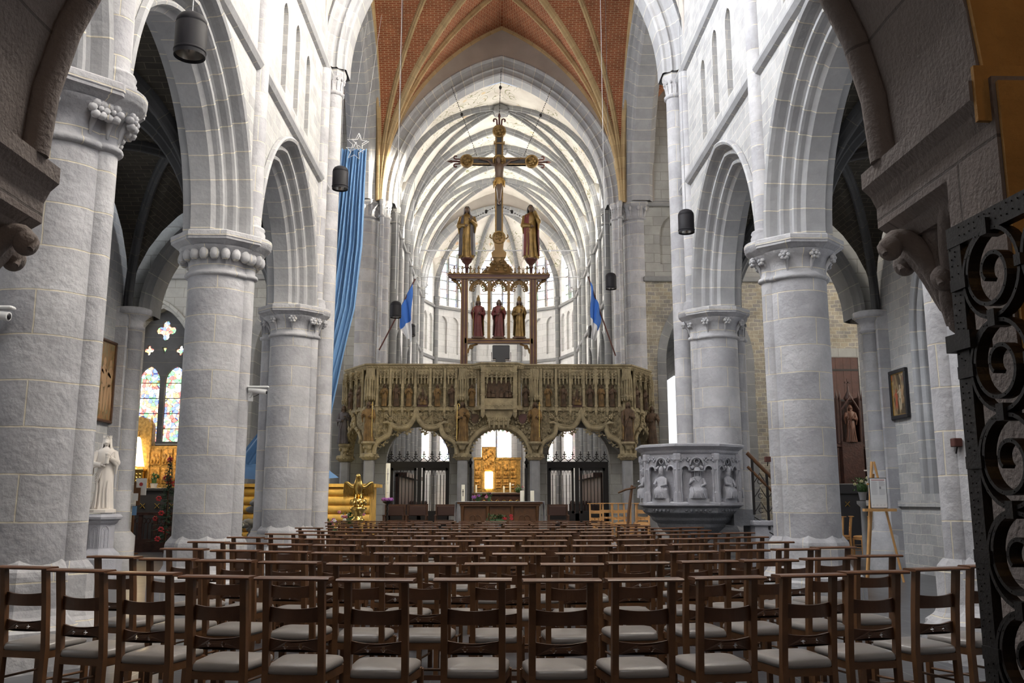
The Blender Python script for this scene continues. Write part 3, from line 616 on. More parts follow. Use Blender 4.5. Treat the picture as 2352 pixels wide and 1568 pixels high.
# ------------------------------------------------------------------ pillars of the nave arcade
def pillar(label,cx,cy,sg,style):
    """sg=+1: nave lies towards +x"""
    t=thing('stone_pillar',label,'pillar',(cx,cy,0),0)
    b=MB(); b.lathe([(.76,0),(.76,.26),(.72,.29),(.72,.33),(.66,.37),(.58,.44),(.55,.5),(.55,.78),(.54,.82),(.50,.87),(.46,.92)],(0,0,0),8,False,ph=PI/8)
    b.lathe([(.36,0),(.36,.26),(.32,.33),(.25,.42),(.22,.5),(.22,.78),(.2,.84),(.15,.9)],(sg*.42,0,0),8,False,ph=PI/8); b.build('base',M_pier,t)
    m=MB(); m.lathe([(.46,.88),(.46,4.9)],(0,0,0),40,cap=False); m.build('shaft',M_pier,t)
    m=MB(); m.lathe([(.15,.88),(.15,4.9)],(sg*.40,0,0),20,cap=False); m.build('attached_shaft',M_pier,t)
    c=MB(); c.lathe([(.46,4.8),(.50,4.81),(.515,4.84),(.50,4.87),(.47,4.89),(.46,4.95),(.47,5.05),(.52,5.14),(.60,5.2),(.62,5.24)],(0,0,0),36,cap=False)
    c.lathe([(.15,4.8),(.19,4.82),(.20,4.84),(.19,4.87),(.15,4.9),(.16,5.05),(.21,5.14),(.28,5.2),(.29,5.24)],(sg*.40,0,0),20,cap=False)
    lv=MB()
    if style=='bulb':
        for i in range(22):
            a=2*PI*i/22; lv.ell((.56*math.cos(a),.56*math.sin(a),5.11),.075,.075,.1,8,6)
        for a in(-60,-20,20,60): lv.ell((sg*(.40+.23*math.cos(R(a))),.23*math.sin(R(a)),5.11),.07,.07,.1,8,6)
    else:
        n_=8
        L_=[(.0,.0,.56,2*PI*i/n_+.2) for i in range(n_)]+[(sg*.40,0,.25,a) for a in(-.9,.9,0,PI)]
        for (ox,oy,r,a) in L_:
            ca,sa=math.cos(a),math.sin(a); sc=1.25 if style=='leaf' else 1
            lv.tube([(ox+(r-.1)*ca,oy+(r-.1)*sa,4.93),(ox+(r-.07)*ca,oy+(r-.07)*sa,5.05),(ox+(r+.0)*ca,oy+(r+.0)*sa,5.14)],[.012,.03,.045],6)
            for q in range(6):
                b_=2*PI*q/6; lv.ell((ox+(r+.03)*ca-sa*.055*sc*math.cos(b_),oy+(r+.03)*sa+ca*.055*sc*math.cos(b_),5.15+.05*sc*math.sin(b_)),.04*sc,.04*sc,.035*sc,6,4)
            lv.ell((ox+(r+.06)*ca,oy+(r+.06)*sa,5.15),.03,.03,.03,6,4)
    cp=c.build('capital',M_pier,t); lv.build('carved_leaves',M_pier,cp)
    a=MB(); a.lathe([(.60,5.22),(.70,5.29),(.74,5.31),(.74,5.34),(.75,5.35),(.75,5.43),(.72,5.45)],(0,0,0),8,False,ph=PI/8)
    a.lathe([(.27,5.22),(.34,5.29),(.36,5.31),(.36,5.34),(.37,5.35),(.37,5.43),(.35,5.45)],(sg*.42,0,0),20); a.build('abacus',M_pier,t)
    if style!='none':
        s_=MB(); s_.lathe([(.22,5.45),(.22,5.56),(.20,5.6),(.215,5.63),(.2,5.66),(.155,5.68),(.15,5.7),(.15,11.0)],(sg*.46,0,0),20); s_.build('wall_shaft',M_pier,t)
pillar('round grey stone pillar nearest on the left, beside the porch',AX-4.55,8.5,1,'leaf')
pillar('round grey pillar with bulbous leaf capital, second on the left, right of the stained window',AX-4.55,13.7,1,'bulb')
pillar('slimmer looking grey pillar beside the blue drape, furthest on the left',AX-4.55,18.9,1,'knot')
pillar('grey stone pillar partly behind the iron gate on the right',AX+4.55,8.5,-1,'leaf')
pillar('large round grey pillar right of the pulpit stairs',AX+4.55,13.7,-1,'knot')
pillar('grey pillar rising directly behind the carved pulpit',AX+4.55,18.9,-1,'knot')
# ------------------------------------------------------------------ chairs
def cross_hole(cx,cz,r):
    pts=[]
    for q in range(4):
        a0=q*PI/2; ox,oz=cx+r*.62*math.cos(a0),cz+r*.62*math.sin(a0)
        for k in range(-3,4):
            a=a0+k*R(38); pts.append((ox+r*.40*math.cos(a),oz+r*.40*math.sin(a)))
    return pts
def make_chair(nm,label,cat,oak,oak2,seat,railm,rail=True,grp=None):
    t=thing(nm,label,cat,(0,0,0),0,grp)
    for sx in(-1,1):
        m=MB(); X=sx*.165
        prof=[(0,-.0),(.2,.012),(.47,.02),(.75,-.005),(.985,-.035)]
        rows=[[(X-.019,y-.02,z),(X+.019,y-.02,z),(X+.019,y+.02,z),(X-.019,y+.02,z)] for z,y in prof]
        m.grid(rows,None,False,True); m.add(rows[0],[(0,1,2,3)]); m.add(rows[-1],[(3,2,1,0)]); m.build('back_post',oak2,t)
        m=MB(); m.box(sx*.19-.018,sx*.19+.018,.37,.406,0,.44); m.build('leg',oak2,t)
    if rail:
        m=MB(); m.prism([(-.06,.985),(-.065,.995),(-.055,1.003),(.045,1.003),(.055,.995),(.05,.985)],-.222,.222,lambda u,d,z:(d,u-.035,z)); m.build('top_rail',railm,t)
    def slat(z0,z1,yb,holes,nm_):
        m=MB(); n=8
        bend=lambda x,d,z:(x,yb-.03+d+.03*(abs(x)/.15)**2,z+(.012*(1-(x/.15)**2)*(-1) if z>(z0+z1)/2 else 0))
        if holes:
            o=[(-.148+.296*i/10,z0) for i in range(11)]+[(.148-.296*i/10,z1) for i in range(11)]
            plate(o,[cross_hole(-.045,(z0+z1)/2,.021),cross_hole(.045,(z0+z1)/2,.021)],.016,bend,m)
        else:
            o=[(-.148+.296*i/8,z0) for i in range(9)]; u=[(-.148+.296*i/8,z1) for i in range(9)]
            rows=[[bend(x,-.009,z0),bend(x,-.009,z1),bend(x,.009,z1),bend(x,.009,z0)] for x,_ in o]; m.grid(rows,None,False,True)
        m.build(nm_,oak,t)
    slat(.745,.832,-.0,False,'upper_slat'); slat(.578,.652,.018,True,'lower_slat')
    fr=MB(); fr.box(-.15,.15,.0,.03,.405,.45); fr.box(-.19,.19,.385,.405,.4,.445)
    for sx in(-1,1): fr.add([(sx*.145,.02,.4),(sx*.165,.02,.4),(sx*.2,.40,.4),(sx*.18,.40,.4),(sx*.145,.02,.447),(sx*.165,.02,.447),(sx*.2,.40,.447),(sx*.18,.40,.447)],[(0,1,2,3),(7,6,5,4),(0,4,5,1),(1,5,6,2),(2,6,7,3),(3,7,4,0)])
    fr.build('seat_frame',oak2,t)
    c=MB(); n=10; P=[]
    ring=[]
    def outline(i):
        a=2*PI*i/28; ca,sa=math.cos(a),math.sin(a); e=.28
        ux=math.copysign(abs(ca)**e,ca); uy=math.copysign(abs(sa)**e,sa)
        wd=.172+.032*(uy*.5+.5); return ux*wd,.205+uy*.212
    for k,(sc,z) in enumerate([(.93,.445),(1.0,.458),(1.005,.47),(.985,.487),(.9,.499),(.7,.508),(.4,.512),(.0,.513)]):
        P.append([(outline(i)[0]*sc,.205+(outline(i)[1]-.205)*sc,z) for i in range(28)])
    c.grid(P,None,True,True); c.build('seat_cushion',seat,t)
    for z in(.12,.26):
        for sx in(-1,1):
            m=MB(); m.tube([(sx*.165,.0,z+.01),(sx*.19,.39,z)],.009,6); m.build('stretcher',oak2,t)
    m=MB(); m.box(-.17,.17,-.005,.012,.2,.232); m.build('stretcher',oak,t)
    m=MB(); m.tube([(-.19,.388,.2),(.19,.388,.2)],.01,6); m.build('stretcher',oak2,t)
    return t
ORD=['first','second','third','fourth','fifth','sixth','seventh','eighth','ninth','tenth','eleventh','twelfth','thirteenth','fourteenth']
proto=make_chair('church_chair','','chair',M_oak,M_oak2,M_vinyl,M_rail,True,'rows of dark wooden church chairs in the nave')
used=False; rnd=random.Random(5)
def colour_variant(o,mat):   # some cushions are covered in darker grey vinyl
    for ch in o.children:
        if ch.name.startswith('seat_cushion'):
            ch.data=ch.data.copy(); ch.data.materials[0]=mat
NR=12
for r_ in range(NR):
    yb=5.33+1.2*r_-(.05 if r_==0 else 0)
    sp=.505; off={0:.375,1:.05}.get(r_,rnd.uniform(-.25,.25)); xs=[]
    lo=-3.4 if r_ in(0,) else (-3.25 if r_<3 else -3.1); hi=3.42 if r_==0 else (3.45 if r_<8 else 2.5)
    k=-9
    while off+sp*k<hi:
        x=off+sp*k
        if x>lo: xs.append(x)
        k+=1
    for i,x in enumerate(xs):
        x+=rnd.uniform(-.025,.025); y=yb+.095*(x-.1)**2*(1 if r_<9 else .6)+rnd.uniform(-.04,.04)
        rz=-math.atan(.12*(x-.1))*-.8+R(rnd.uniform(-2.5,2.5))
        w_='left' if i<len(xs)/2 else 'right'; n_=i if w_=='left' else len(xs)-1-i
        lab='dark wooden church chair with grey seat, %s from the %s in the %s row%s'%(('outermost' if n_==0 else ORD[n_]),w_,'front' if r_==0 else ORD[r_],'' if r_==0 else ' back')
        if not used: o=proto; o.location=(x,y,0); o.rotation_euler=(0,0,rz); o['label']=lab; used=True
        else: o=dup(proto,(x,y,0),rz,lab)
# ------------------------------------------------------------------ pendant lamps
def pendant(label,x,y,z,ztop,first=[None]):
    if first[0] is None:
        t=thing('pendant_lamp',label,'lamp',(x,y,z),0,'black cylindrical pendant lamps')
        b=MB(); b.lathe([(.150,-.23),(.150,.1),(.146,.105),(.15,.11),(.143,.15),(.12,.19),(.07,.22),(.02,.232),(0,.233)],(0,0,0),32,cap=False); b.lathe([(.150,-.23),(.14,-.225),(.14,-.1)],(0,0,0),32,cap=False); b.build('housing',M_lamp,t)
        q=MB(); q.lathe([(.138,-.2),(.12,-.12),(.07,-.06),(0,-.04)],(0,0,0),24,cap=False); q.build('reflector',M_refl,t)
        q=MB(); q.lathe([(.152,-.19),(.156,-.185),(.156,-.17),(.152,-.165)],(0,0,0),32,cap=False); q.build('lamp_band',M_lamp,t); first[0]=t
    else: t=dup(first[0],(x,y,z),0,label)
    c=MB(); c.tube([(x,y,z+.22),(x,y,ztop)],.006,5); c_=c.build('lamp_cable',M_steel,None); c_.parent=t; c_.location=(-x,-y,-z)
pendant('largest pendant lamp, black, nearest at the upper left',-2.99,8.2,5.95,15)
pendant('black pendant lamp hanging in front of the blue drape',-2.91,16.18,7.44,15)
pendant('black pendant lamp left of the right-hand arcade arch',3.64,16.18,6.63,15)
pendant('black pendant lamp above the right-hand flag, under the crossing',3.2,23.65,7.31,17)
pendant('black pendant lamp left of the rood screen frame, above the left flagpole foot',-2.64,23.65,6.49,17)
pendant('small black pendant lamp in the choir, left side',-3.02,32.37,7.58,14)
pendant('small black pendant lamp in the choir, right side behind the flagpole',3.65,32.37,7.56,14)
# glowing panel added unseen above the porch, front fill for the pillars
wn=MB(); wn.prism(lancet(AX,6.5,12.5,3.4),3.08,3.1); struct(wn.build('window_12',glass('west_fill_glow',5.5,(1,1,1))))
# ------------------------------------------------------------------ carved figures
def figure(name,label,cat,loc,h,robe,skin,seed=0,hair=None,beard=False,hat=None,rz=0,arms='pray',mantle=None,group=None,base=None,folds=9,item=None,seg=28,hatmat=None,slim=.86,wrap=(-35,250)):
    rn=random.Random(seed); t=thing(name,label,cat,loc,rz,group); H=h
    m=MB(); m.M=Matrix.Diagonal((H*slim,H*slim,H,1))
    sway=rn.uniform(-.02,.02); rows=[]; ph=rn.uniform(0,6)
    prof=[(0,.165,.125),(.04,.16,.12),(.12,.148,.112),(.25,.135,.105),(.36,.128,.10),(.46,.127,.098),(.55,.118,.09),(.62,.118,.088),(.70,.135,.09),(.77,.145,.088),(.81,.135,.078),(.835,.09,.06),(.85,.05,.045),(.862,.042,.042)]
    for z,rx,ry in prof:
        row=[]
        for i in range(seg):
            a=2*PI*i/seg; am=.018*max(0,1-z/.75); f=1+am/.14*math.cos(folds*a+ph+3.5*z+1.2*math.sin(a*2+ph))*(.6+.4*math.sin(a*3+seed))
            row.append((rx*f*math.cos(a)+sway*math.sin(z*PI),ry*f*math.sin(a),z))
        rows.append(row)
    m.grid(rows,None,True,True); m.add(rows[0],[tuple(range(seg))])
    P={'pray':[((-.13,0,.78),(-.175,-.03,.63),(-.05,-.13,.69)),((.13,0,.78),(.175,-.03,.63),(.05,-.13,.69))],
       'hold':[((-.13,0,.78),(-.18,-.02,.62),(-.03,-.14,.60)),((.13,0,.78),(.18,-.03,.64),(.08,-.15,.70))],
       'staff':[((-.13,0,.78),(-.185,-.03,.64),(-.15,-.14,.66)),((.13,0,.78),(.17,-.03,.62),(.05,-.14,.62))],
       'chin':[((-.13,0,.78),(-.17,-.03,.62),(.0,-.13,.58)),((.13,0,.78),(.16,-.08,.68),(.07,-.10,.86))],
       'down':[((-.13,0,.78),(-.17,.0,.60),(-.15,-.06,.46)),((.13,0,.78),(.17,-.02,.62),(.06,-.13,.64))]}[arms]
    for A in P:
        m.tube(A,[.055,.052,.036],10); m.ell(A[1],.052,.052,.055,10,6)
        e=A[1]; m.tube([A[2],(e[0],e[1]-.01,e[2]-.03),(e[0]*.95,e[1],e[2]-.16)],[.02,.035,.012],8)
    for k in range(5):
        x0=.12-.03*k; m.tube([(x0,-.06,.78-.03*k),(.03-.02*k,-.098,.66-.045*k),(-.08,-.088,.53-.04*k),(-.125,-.03,.47-.03*k)],[.008,.014,.014,.008],6)
    for k in range(4): m.tube([(-.09+.055*k,-.088-.012*(k%2),.45-.02*k),(-.08+.05*k,-.105,.25),(-.09+.06*k,-.118,.02)],[.006,.013,.016],6)
    m.build('robe',robe,t)
    b=MB(); b.M=Matrix.Diagonal((H*slim,H*slim,H,1)); tz=.925; hx=sway*.4
    b.tube([(0,0,.55),(0,0,.72),(0,0,.80),(hx,0,.85),(hx,-.004,.90)],[.07,.09,.06,.036,.034],12)
    for A in P: b.tube([(0,0,.77),A[0],A[1],A[2]],[.05,.04,.034,.022],8)
    rows=[]
    for k in range(13):
        f=k/12; zz=-.078+.153*f; w=math.sin(PI*min(1,max(0,f)))**.62; jaw=.72+.28*min(1,f*2.2); row=[]
        for i in range(20):
            a=2*PI*i/20; ca,sa=math.cos(a),math.sin(a); rx=.055*w*jaw; ry=.066*w*(jaw*.5+.5); x=rx*ca; y=ry*sa
            if sa<-.9 and .38<f<.62: y-=.016*(1-abs(f-.42)*5)      # nose
            if sa<-.6 and abs(ca)>.25 and abs(ca)<.6 and .5<f<.64: y+=.006  # eye sockets
            if sa<-.8 and .2<f<.3: y-=.005
            row.append((hx+x,-.006+y,tz+zz))
        rows.append(row)
    b.grid(rows,None,True,True); b.ell((hx-.056,0,tz),.008,.014,.018,6,4); b.ell((hx+.056,0,tz),.008,.014,.018,6,4)
    for sx in(-1,1): b.ell((hx+sx*.02,-.062,tz+.012),.009,.005,.006,6,4)
    b.ell((hx,-.066,tz-.035),.016,.006,.005,8,4)
    for A,sx in zip(P,(-1,1)):
        w_=Vector(A[2]); dr=(Vector(A[2])-Vector(A[1])).normalized()
        b.tube([w_-dr*.05,w_,w_+dr*.035],[.02,.022,.022],8); side=dr.cross(Vector((0,0,1))).normalized()
        for q in range(4):
            o=w_+dr*.03+side*(q-1.5)*.010; L_=[.045,.052,.05,.038][q]; b.tube([o,o+dr*L_*.6,o+dr*L_+Vector((0,0,-.008))],[.0065,.006,.004],5)
        b.tube([w_,w_+side*.02*sx+dr*.02,w_+side*.018*sx+dr*.045],[.008,.007,.005],5)
    bd=b.build('body',skin,t)
    if hair or beard:
        c=MB(); c.M=Matrix.Diagonal((H*slim,H*slim,H,1)); hm=hair or robe
        if hair!='veil':
            c.ell((hx,.016,tz+.02),.066,.066,.072,14,8)
            for i in range(12):
                a=PI*(-.08+1.16*i/11); c.tube([(hx+.056*math.cos(a),.01+.055*math.sin(a),tz+.03),(hx+.07*math.cos(a),.012+.062*math.sin(a),tz-.04),(hx+.062*math.cos(a),.018+.055*math.sin(a),tz-.10)],[.016,.018,.010],6)
        else:
            rows=[]
            for z,rx,ry in((1.01,.005,.005),(1.0,.04,.045),(.97,.066,.068),(.92,.072,.07),(.86,.08,.072),(.80,.12,.08),(.74,.15,.09),(.68,.155,.092),(.60,.15,.095)):
                rows.append([(hx+rx*(1+.05*math.cos(i*3))*math.cos(R(-50+280*i/20)),.014+ry*math.sin(R(-50+280*i/20)),z) for i in range(21)])
            c.grid(rows,None,True,False); hm=mantle or robe
        if beard:
            for i in range(7):
                x=-.03+.01*i; c.tube([(hx+x,-.052+abs(x)*.4,tz-.045),(hx+x*.8,-.066,tz-.08),(hx+x*.3,-.062,tz-.125)],[.012,.012,.005],6)
        c.build('veil' if hair=='veil' else 'hair',hm if hm!='veil' else robe,t)
    if mantle:
        c=MB(); c.M=Matrix.Diagonal((H*slim,H*slim,H,1)); rows=[]
        for z,rx,ry in((.83,.10,.07),(.79,.155,.095),(.72,.165,.105),(.6,.17,.11),(.45,.165,.115),(.3,.17,.12),(.15,.175,.125),(.05,.18,.13)):
            rows.append([((rx*(1+.06*math.cos(i*1.9+seed)))*math.cos(R(wrap[0]+wrap[1]*i/26)),.004+ry*(1+.06*math.cos(i*1.9+seed))*math.sin(R(wrap[0]+wrap[1]*i/26)),z) for i in range(27)])
        c.grid(rows,None,True,False); c.build('mantle',mantle,t)
    if hat=='mitre':
        c=MB(); c.M=Matrix.Diagonal((H*slim,H*slim,H,1)); c.lathe([(.058,.96),(.066,.985),(.062,1.04),(.03,1.09),(.0,1.11)],(hx,0,0),16,sy=.8); c.build('mitre',hatmat or robe,t)
    if hat=='crown':
        c=MB(); c.M=Matrix.Diagonal((H*slim,H*slim,H,1)); c.lathe([(.06,.965),(.062,.99)],(hx,0,0),16,cap=False)
        for i in range(8): c.tube([(hx+.06*math.cos(i*PI/4),.06*math.sin(i*PI/4),.985),(hx+.066*math.cos(i*PI/4),.066*math.sin(i*PI/4),1.02)],[.012,.004],5)
        c.build('crown',hatmat or robe,t)
    if hat=='tiara':
        c=MB(); c.M=Matrix.Diagonal((H*slim,H*slim,H,1)); c.lathe([(.06,.96),(.064,.985),(.06,.99),(.062,1.01),(.055,1.02),(.056,1.05),(.045,1.06),(.02,1.12),(0,1.13)],(hx,0,0),16); c.build('tiara',hatmat or robe,t)
    if item:
        c=MB(); c.M=Matrix.Diagonal((H*slim,H*slim,H,1)); k,im_=item
        if k=='staff': c.tube([(-.155,-.15,.0),(-.15,-.15,.93)],.009,6)
        if k=='crosier':
            c.tube([(-.155,-.15,.0),(-.15,-.15,.9)]+[(-.15+.035-.035*math.cos(a),-.15,.9+.05*math.sin(a)) for a in [PI*i/5 for i in range(7)]],.009,6)
        if k=='cross_staff': c.tube([(.12,-.15,.1),(.12,-.15,1.0)],.009,6); c.tube([(.07,-.15,.92),(.17,-.15,.92)],.009,6)
        if k=='book': c.box(-.04,.05,-.19,-.155,.60,.71,.008)
        if k=='jar': c.lathe([(.03,.62),(.034,.64),(.028,.66),(.03,.74),(.036,.75),(.036,.765),(.01,.775)],(.05,-.175,0),14)
        if k=='globe': c.ell((.10,-.16,.74),.06,.06,.055,12,8)
        if k=='child':
            c.ell((.10,-.14,.72),.045,.04,.06,10,6); c.ell((.10,-.145,.80),.03,.03,.033,10,6); c.tube([(.10,-.14,.68),(.09,-.17,.63),(.08,-.17,.58)],[.025,.02,.012],6)
        c.build({'staff':'staff','crosier':'crosier','cross_staff':'cross_staff','book':'book','jar':'jar','globe':'globe','child':'child'}[k],im_,t)
    if base:
        c=MB(); c.lathe([(H*.19,-H*.045),(H*.19,-.012),(H*.175,0)],(0,0,0),8,False,ph=PI/8); c.build('base',base,t)
    return t
# ------------------------------------------------------------------ rood screen (jube)
SX=.17; SY=27.0; SB=0
scr=thing('rood_screen','long carved limestone rood screen with gallery parapet spanning the choir entrance','screen',(SX,SY,0))
def half_ogee(): return [(1.24,2.76),(1.22,3.0),(1.14,3.14),(1.0,3.22),(.86,3.30),(.79,3.42),(.76,3.56),(.75,3.68),(.68,3.60),(.55,3.555),(.4,3.55),(.26,3.58),(.14,3.70),(.07,3.82),(.03,3.95),(.0,4.10)]
def smooth(p,n=3):
    o=[]
    for i in range(len(p)-1):
        p0=p[max(i-1,0)];p1=p[i];p2=p[i+1];p3=p[min(i+2,len(p)-1)]
        for k in range(n):
            t=k/n; o.append(tuple(.5*((2*b)+(-a+c)*t+(2*a-5*b+4*c-d)*t*t+(-a+3*b-3*c+d)*t**3) for a,b,c,d in zip(p0,p1,p2,p3)))
    return o+[p[-1]]
h1=smooth(half_ogee()[:8])+smooth(half_ogee()[7:])[1:]
def ogee(c): return [(c-u,z) for u,z in h1]+[(c+u,z) for u,z in h1[::-1]][1:]
UC=[-3.89,-1.09,1.09,3.89]; UM=[-2.49,2.49]
cen=[(.95*math.cos(PI*i/20)*-1,2.76+.86*math.sin(PI*i/20)) for i in range(21)]
fs=lambda u,d,z:(u,d,z)
# front spandrel wall with the three arches cut out
cont=[(-4.05,2.76),(-4.05,4.14),(4.05,4.14),(4.05,2.76)]
oR=[(a,b-.07 if b>4.0 else b) for a,b in ogee(2.49)][::-1]; oL=[(a,b-.07 if b>4.0 else b) for a,b in ogee(-2.49)][::-1]
m=MB(); m.prism(cont+oR+cen[::-1]+oL,0,.34); m.build('spandrel_wall',M_roodd,scr)
m=MB(); m.box(-4.05,4.05,.34,1.9,4.0,4.14); m.prism([(-4.05,4.0),(4.05,4.0),(4.5,4.14),(-4.5,4.14)],1.2,1.9); m.build('gallery_floor',M_rood,scr)
for c,pth,nm in((-2.49,ogee(-2.49),'ogee_arch'),(2.49,ogee(2.49),'ogee_arch'),(0,cen,'round_arch')):
    m=MB(); m.tube([(u,-.05,z) for u,z in pth],.075,10,cap=True); m.tube([(u,-.02,z-.07 if abs(u-c)<.9 else z-.03) for u,z in pth],.035,6); m.tube([(u,-.09,z+.075) for u,z in pth],.022,6)
    o=m.build(nm,M_rood,scr)
    # crockets and hanging cusps
    k=MB()
    if nm=='ogee_arch':
        for sx in(-1,1):
            for (u,z,r) in((.75,3.76,.07),(.98,3.42,.06),(1.18,3.2,.05),(.36,3.66,.05),(.12,3.9,.05),(.62,3.74,.05),(.9,3.84,.07)):
                kk=MB(); kk.ell((c+sx*u,-.08,z+.05),r*.5,r*.5,r*.5,6,4)
                for q in range(5): a=2*PI*q/5; kk.ell((c+sx*u+r*.7*math.cos(a),-.1,z+r*.7*math.sin(a)+.05),r*.5,r*.6,r*.5,6,4)
                kk.build('crocket',M_rood,o)
            k.tube([(c+sx*.75,-.08,3.66),(c+sx*.85,-.14,3.72),(c+sx*.98,-.16,3.70)],[.04,.045,.03],6)
        k.build('hood_moulding_ends',M_rood,o)
        for sx in(-1,1):
            for (u,z,a0,L_) in((.55,3.50,-90,.17),(.72,3.44,-120,.2),(.9,3.22,-110,.2),(1.1,3.06,-130,.16),(.2,3.6,-80,.16),(.34,3.5,-60,.14)):
                k=MB(); a=R(a0); dx,dz=math.cos(a)*sx*-1,math.sin(a)
                k.tube([(c+sx*u,.05,z+.06),(c+sx*u+dx*L_*.5,.04,z+dz*L_*.5),(c+sx*u+dx*L_+.05*sx,.03,z+dz*L_*.95),(c+sx*u+dx*L_+.11*sx,.03,z+dz*L_*.65)],[.035,.024,.022,.014],6)
                k.tube([(c+sx*u+dx*L_*.5,.04,z+dz*L_*.5),(c+sx*u+dx*L_*.5-.09*sx,.04,z+dz*L_*.6),(c+sx*u+dx*L_*.5-.1*sx,.04,z+dz*L_*.3)],[.022,.02,.014],6)
                k.ell((c+sx*u+dx*L_,.03,z+dz*L_),.04,.035,.045,6,4); k.build('hanging_cusp',M_rood,o)
    else:
        for i in range(1,20,1):
            k=MB(); a=PI*i/20; k.tube([(.92*math.cos(a),.02,2.76+.83*math.sin(a)),(.8*math.cos(a),.02,2.76+.72*math.sin(a))],[.035,.014],6)
            k.tube([(.86*math.cos(a-.06),.02,2.76+.78*math.sin(a-.06)),(.77*math.cos(a),.02,2.76+.69*math.sin(a)),(.86*math.cos(a+.06),.02,2.76+.78*math.sin(a+.06))],.014,5); k.build('hanging_cusp',M_rood,o)
# blind tracery on the spandrels
for c in UM:
    for u in [x*.24-1.2 for x in range(11)]:
        if abs(u)<.1: continue
        zl=[z for uu,z in half_ogee() if abs(uu-abs(u))<.14]; z0=max(zl)+.1 if zl else 3.5
        if z0<4.0:
            m=MB(); m.box(c+u-.012,c+u+.012,-.035,.01,z0,4.12)
            m.tube([(c+u+(.11*math.cos(a)),-.02,4.0+.09*math.sin(a)-.02) for a in [PI*q/6 for q in range(7)]],.012,5)
            m.tube([(c+u+.06+(.05*math.cos(a)),-.02,3.9+.05*math.sin(a)) for a in [2*PI*q/8 for q in range(9)]],.011,5); m.build('blind_tracery',M_rood,scr)
m=MB()
for i in range(40):
    a=R(20+140*i/39); rr=random.uniform(1.06,1.35); m.ell((rr*math.cos(a),-.02,2.76+.9*math.sin(a)*rr/1.0),.05,.04,.05,6,4)
for sx in(-1,1):
    for q in range(26): m.ell((sx*(.95+random.uniform(0,.38)),-.02,random.uniform(3.45,4.0)),.045,.04,.045,6,4)
m.build('carved_foliage',M_rood,scr)
# front columns
colx=[(u,0) for u in UC]+[(-4.82,1.3),(4.82,1.3)]
cols=[]
for (u,y) in colx:
    m=MB(); m.box(u-.15,u+.15,y-.02,y+.28,SB,2.62,.05); m.box(u-.2,u+.2,y-.07,y+.33,SB,SB+.45,.04); o=m.build('column',M_col,scr)
    m=MB(); m.lathe([(.20,2.60),(.25,2.64),(.29,2.70),(.29,2.77),(.24,2.80)],(u,y+.13,0),8,False,ph=PI/8)
    for q in range(16): a=2*PI*q/16; m.ell((u+.27*math.cos(a),y+.13+.27*math.sin(a),2.69),.035,.035,.03,6,4)
    m.lathe([(.16,2.8),(.15,2.95),(.2,3.05),(.24,3.10),(.22,3.14)],(u,y+.08,0),8,False,ph=PI/8)
    for q in range(10): a=2*PI*q/10; m.ell((u+.17*math.cos(a),y+.08+.17*math.sin(a),2.98),.04,.04,.06,6,4)
    m.build('column_capital',M_rood,o)
# parapet: wall, pilasters, canopies, ledge, cornice
seg=[((-4.82,1.35),(-4.0,.0)),((-4.0,0),(-.74,0)),((-.74,0),(-.5,-.34)),((-.5,-.34),(.5,-.34)),((.5,-.34),(.74,0)),((.74,0),(4.0,0)),((4.0,0),(4.82,1.35))]
wall_=MB(); led=MB(); cor=MB()
for (p,q) in seg:
    P_,Q_=Vector(p),Vector(q); d=(Q_-P_); L_=d.length; d.normalize(); n=Vector((d.y,-d.x))
    fr=lambda u,dd,z,P_=P_,d=d,n=n:(P_.x+d.x*u+n.x*-dd*-1,P_.y+d.y*u+n.y*dd,z)
    e=.04
    wall_.prism([(-e,4.1),(-e,5.4),(L_+e,5.4),(L_+e,4.1)],-.16,-.10,fr)
    led.prism([(-e,4.08),(-e,4.15),(L_+e,4.15),(L_+e,4.08)],-.12,.07,fr); led.prism([(-e,4.15),(-e,4.2),(L_+e,4.2),(L_+e,4.15)],-.12,.03,fr)
    pr_=[(-.16,5.33),(.03,5.33),(.07,5.38),(.07,5.43),(.11,5.46),(.11,5.50),(-.16,5.50)]
    cor.prism([(a,b) for a,b in pr_],-e,L_+e,lambda u,dd,z,P_=P_,d=d,n=n:(P_.x+d.x*dd+n.x*u,P_.y+d.y*dd+n.y*u,z))
    nb=int(L_/.09)
    for i in range(nb):
        u=(i+.5)*L_/nb; c_=fr(u,.075,5.40); cor.ell(c_,.03,.02,.024,6,4)
wall_.build('parapet_wall',M_roodd,scr); lo=led.build('ledge',M_rood,scr); cor.build('cornice',M_rood,scr)
nic=[];
def canopy(m,u,y,w,z0=4.92,z1=5.34,towers=3):
    m.box(u-w/2,u+w/2,y-.03,y+.1,z0+.16,z1)
    for i in range(towers):
        x=u+(i-(towers-1)/2)*w/towers; 
        m.box(x-.02,x+.02,y-.10,y-.02,z0+.08,z1-.02); m.lathe([(.0,z0-.06),(.03,z0),(.022,z0+.05),(.035,z0+.09)],(x,y-.07,0),6)
        for z in(z0+.14,z0+.24,z0+.34): m.ell((x,y-.1,z),.03,.025,.02,6,4)
    for i in range(towers-1):
        x=u+(i-(towers-2)/2)*w/towers
        m.tube([(x+w/towers/2*math.cos(a),y-.08,z0+.06+.1*math.sin(a)) for a in [PI*k/6 for k in range(7)]],.014,5)
        m.tube([(x+.03*math.cos(a),y-.07,z0+.26+.05*math.sin(a)) for a in [2*PI*k/8 for k in range(9)]],.012,5)
frontN=[-3.47,-3.10,-2.73,-2.30,-1.86,-1.42,-.82,.82,1.50,1.96,2.38,2.78,3.12,3.46]
groupN={-2.30,2.38}
can=[]
pil=[-3.68,-3.285,-2.915,-2.53,-2.08,-1.64,-1.30,1.28,1.74,2.17,2.58,2.95,3.29,3.66,-.62,-1.0,.62,1.0]
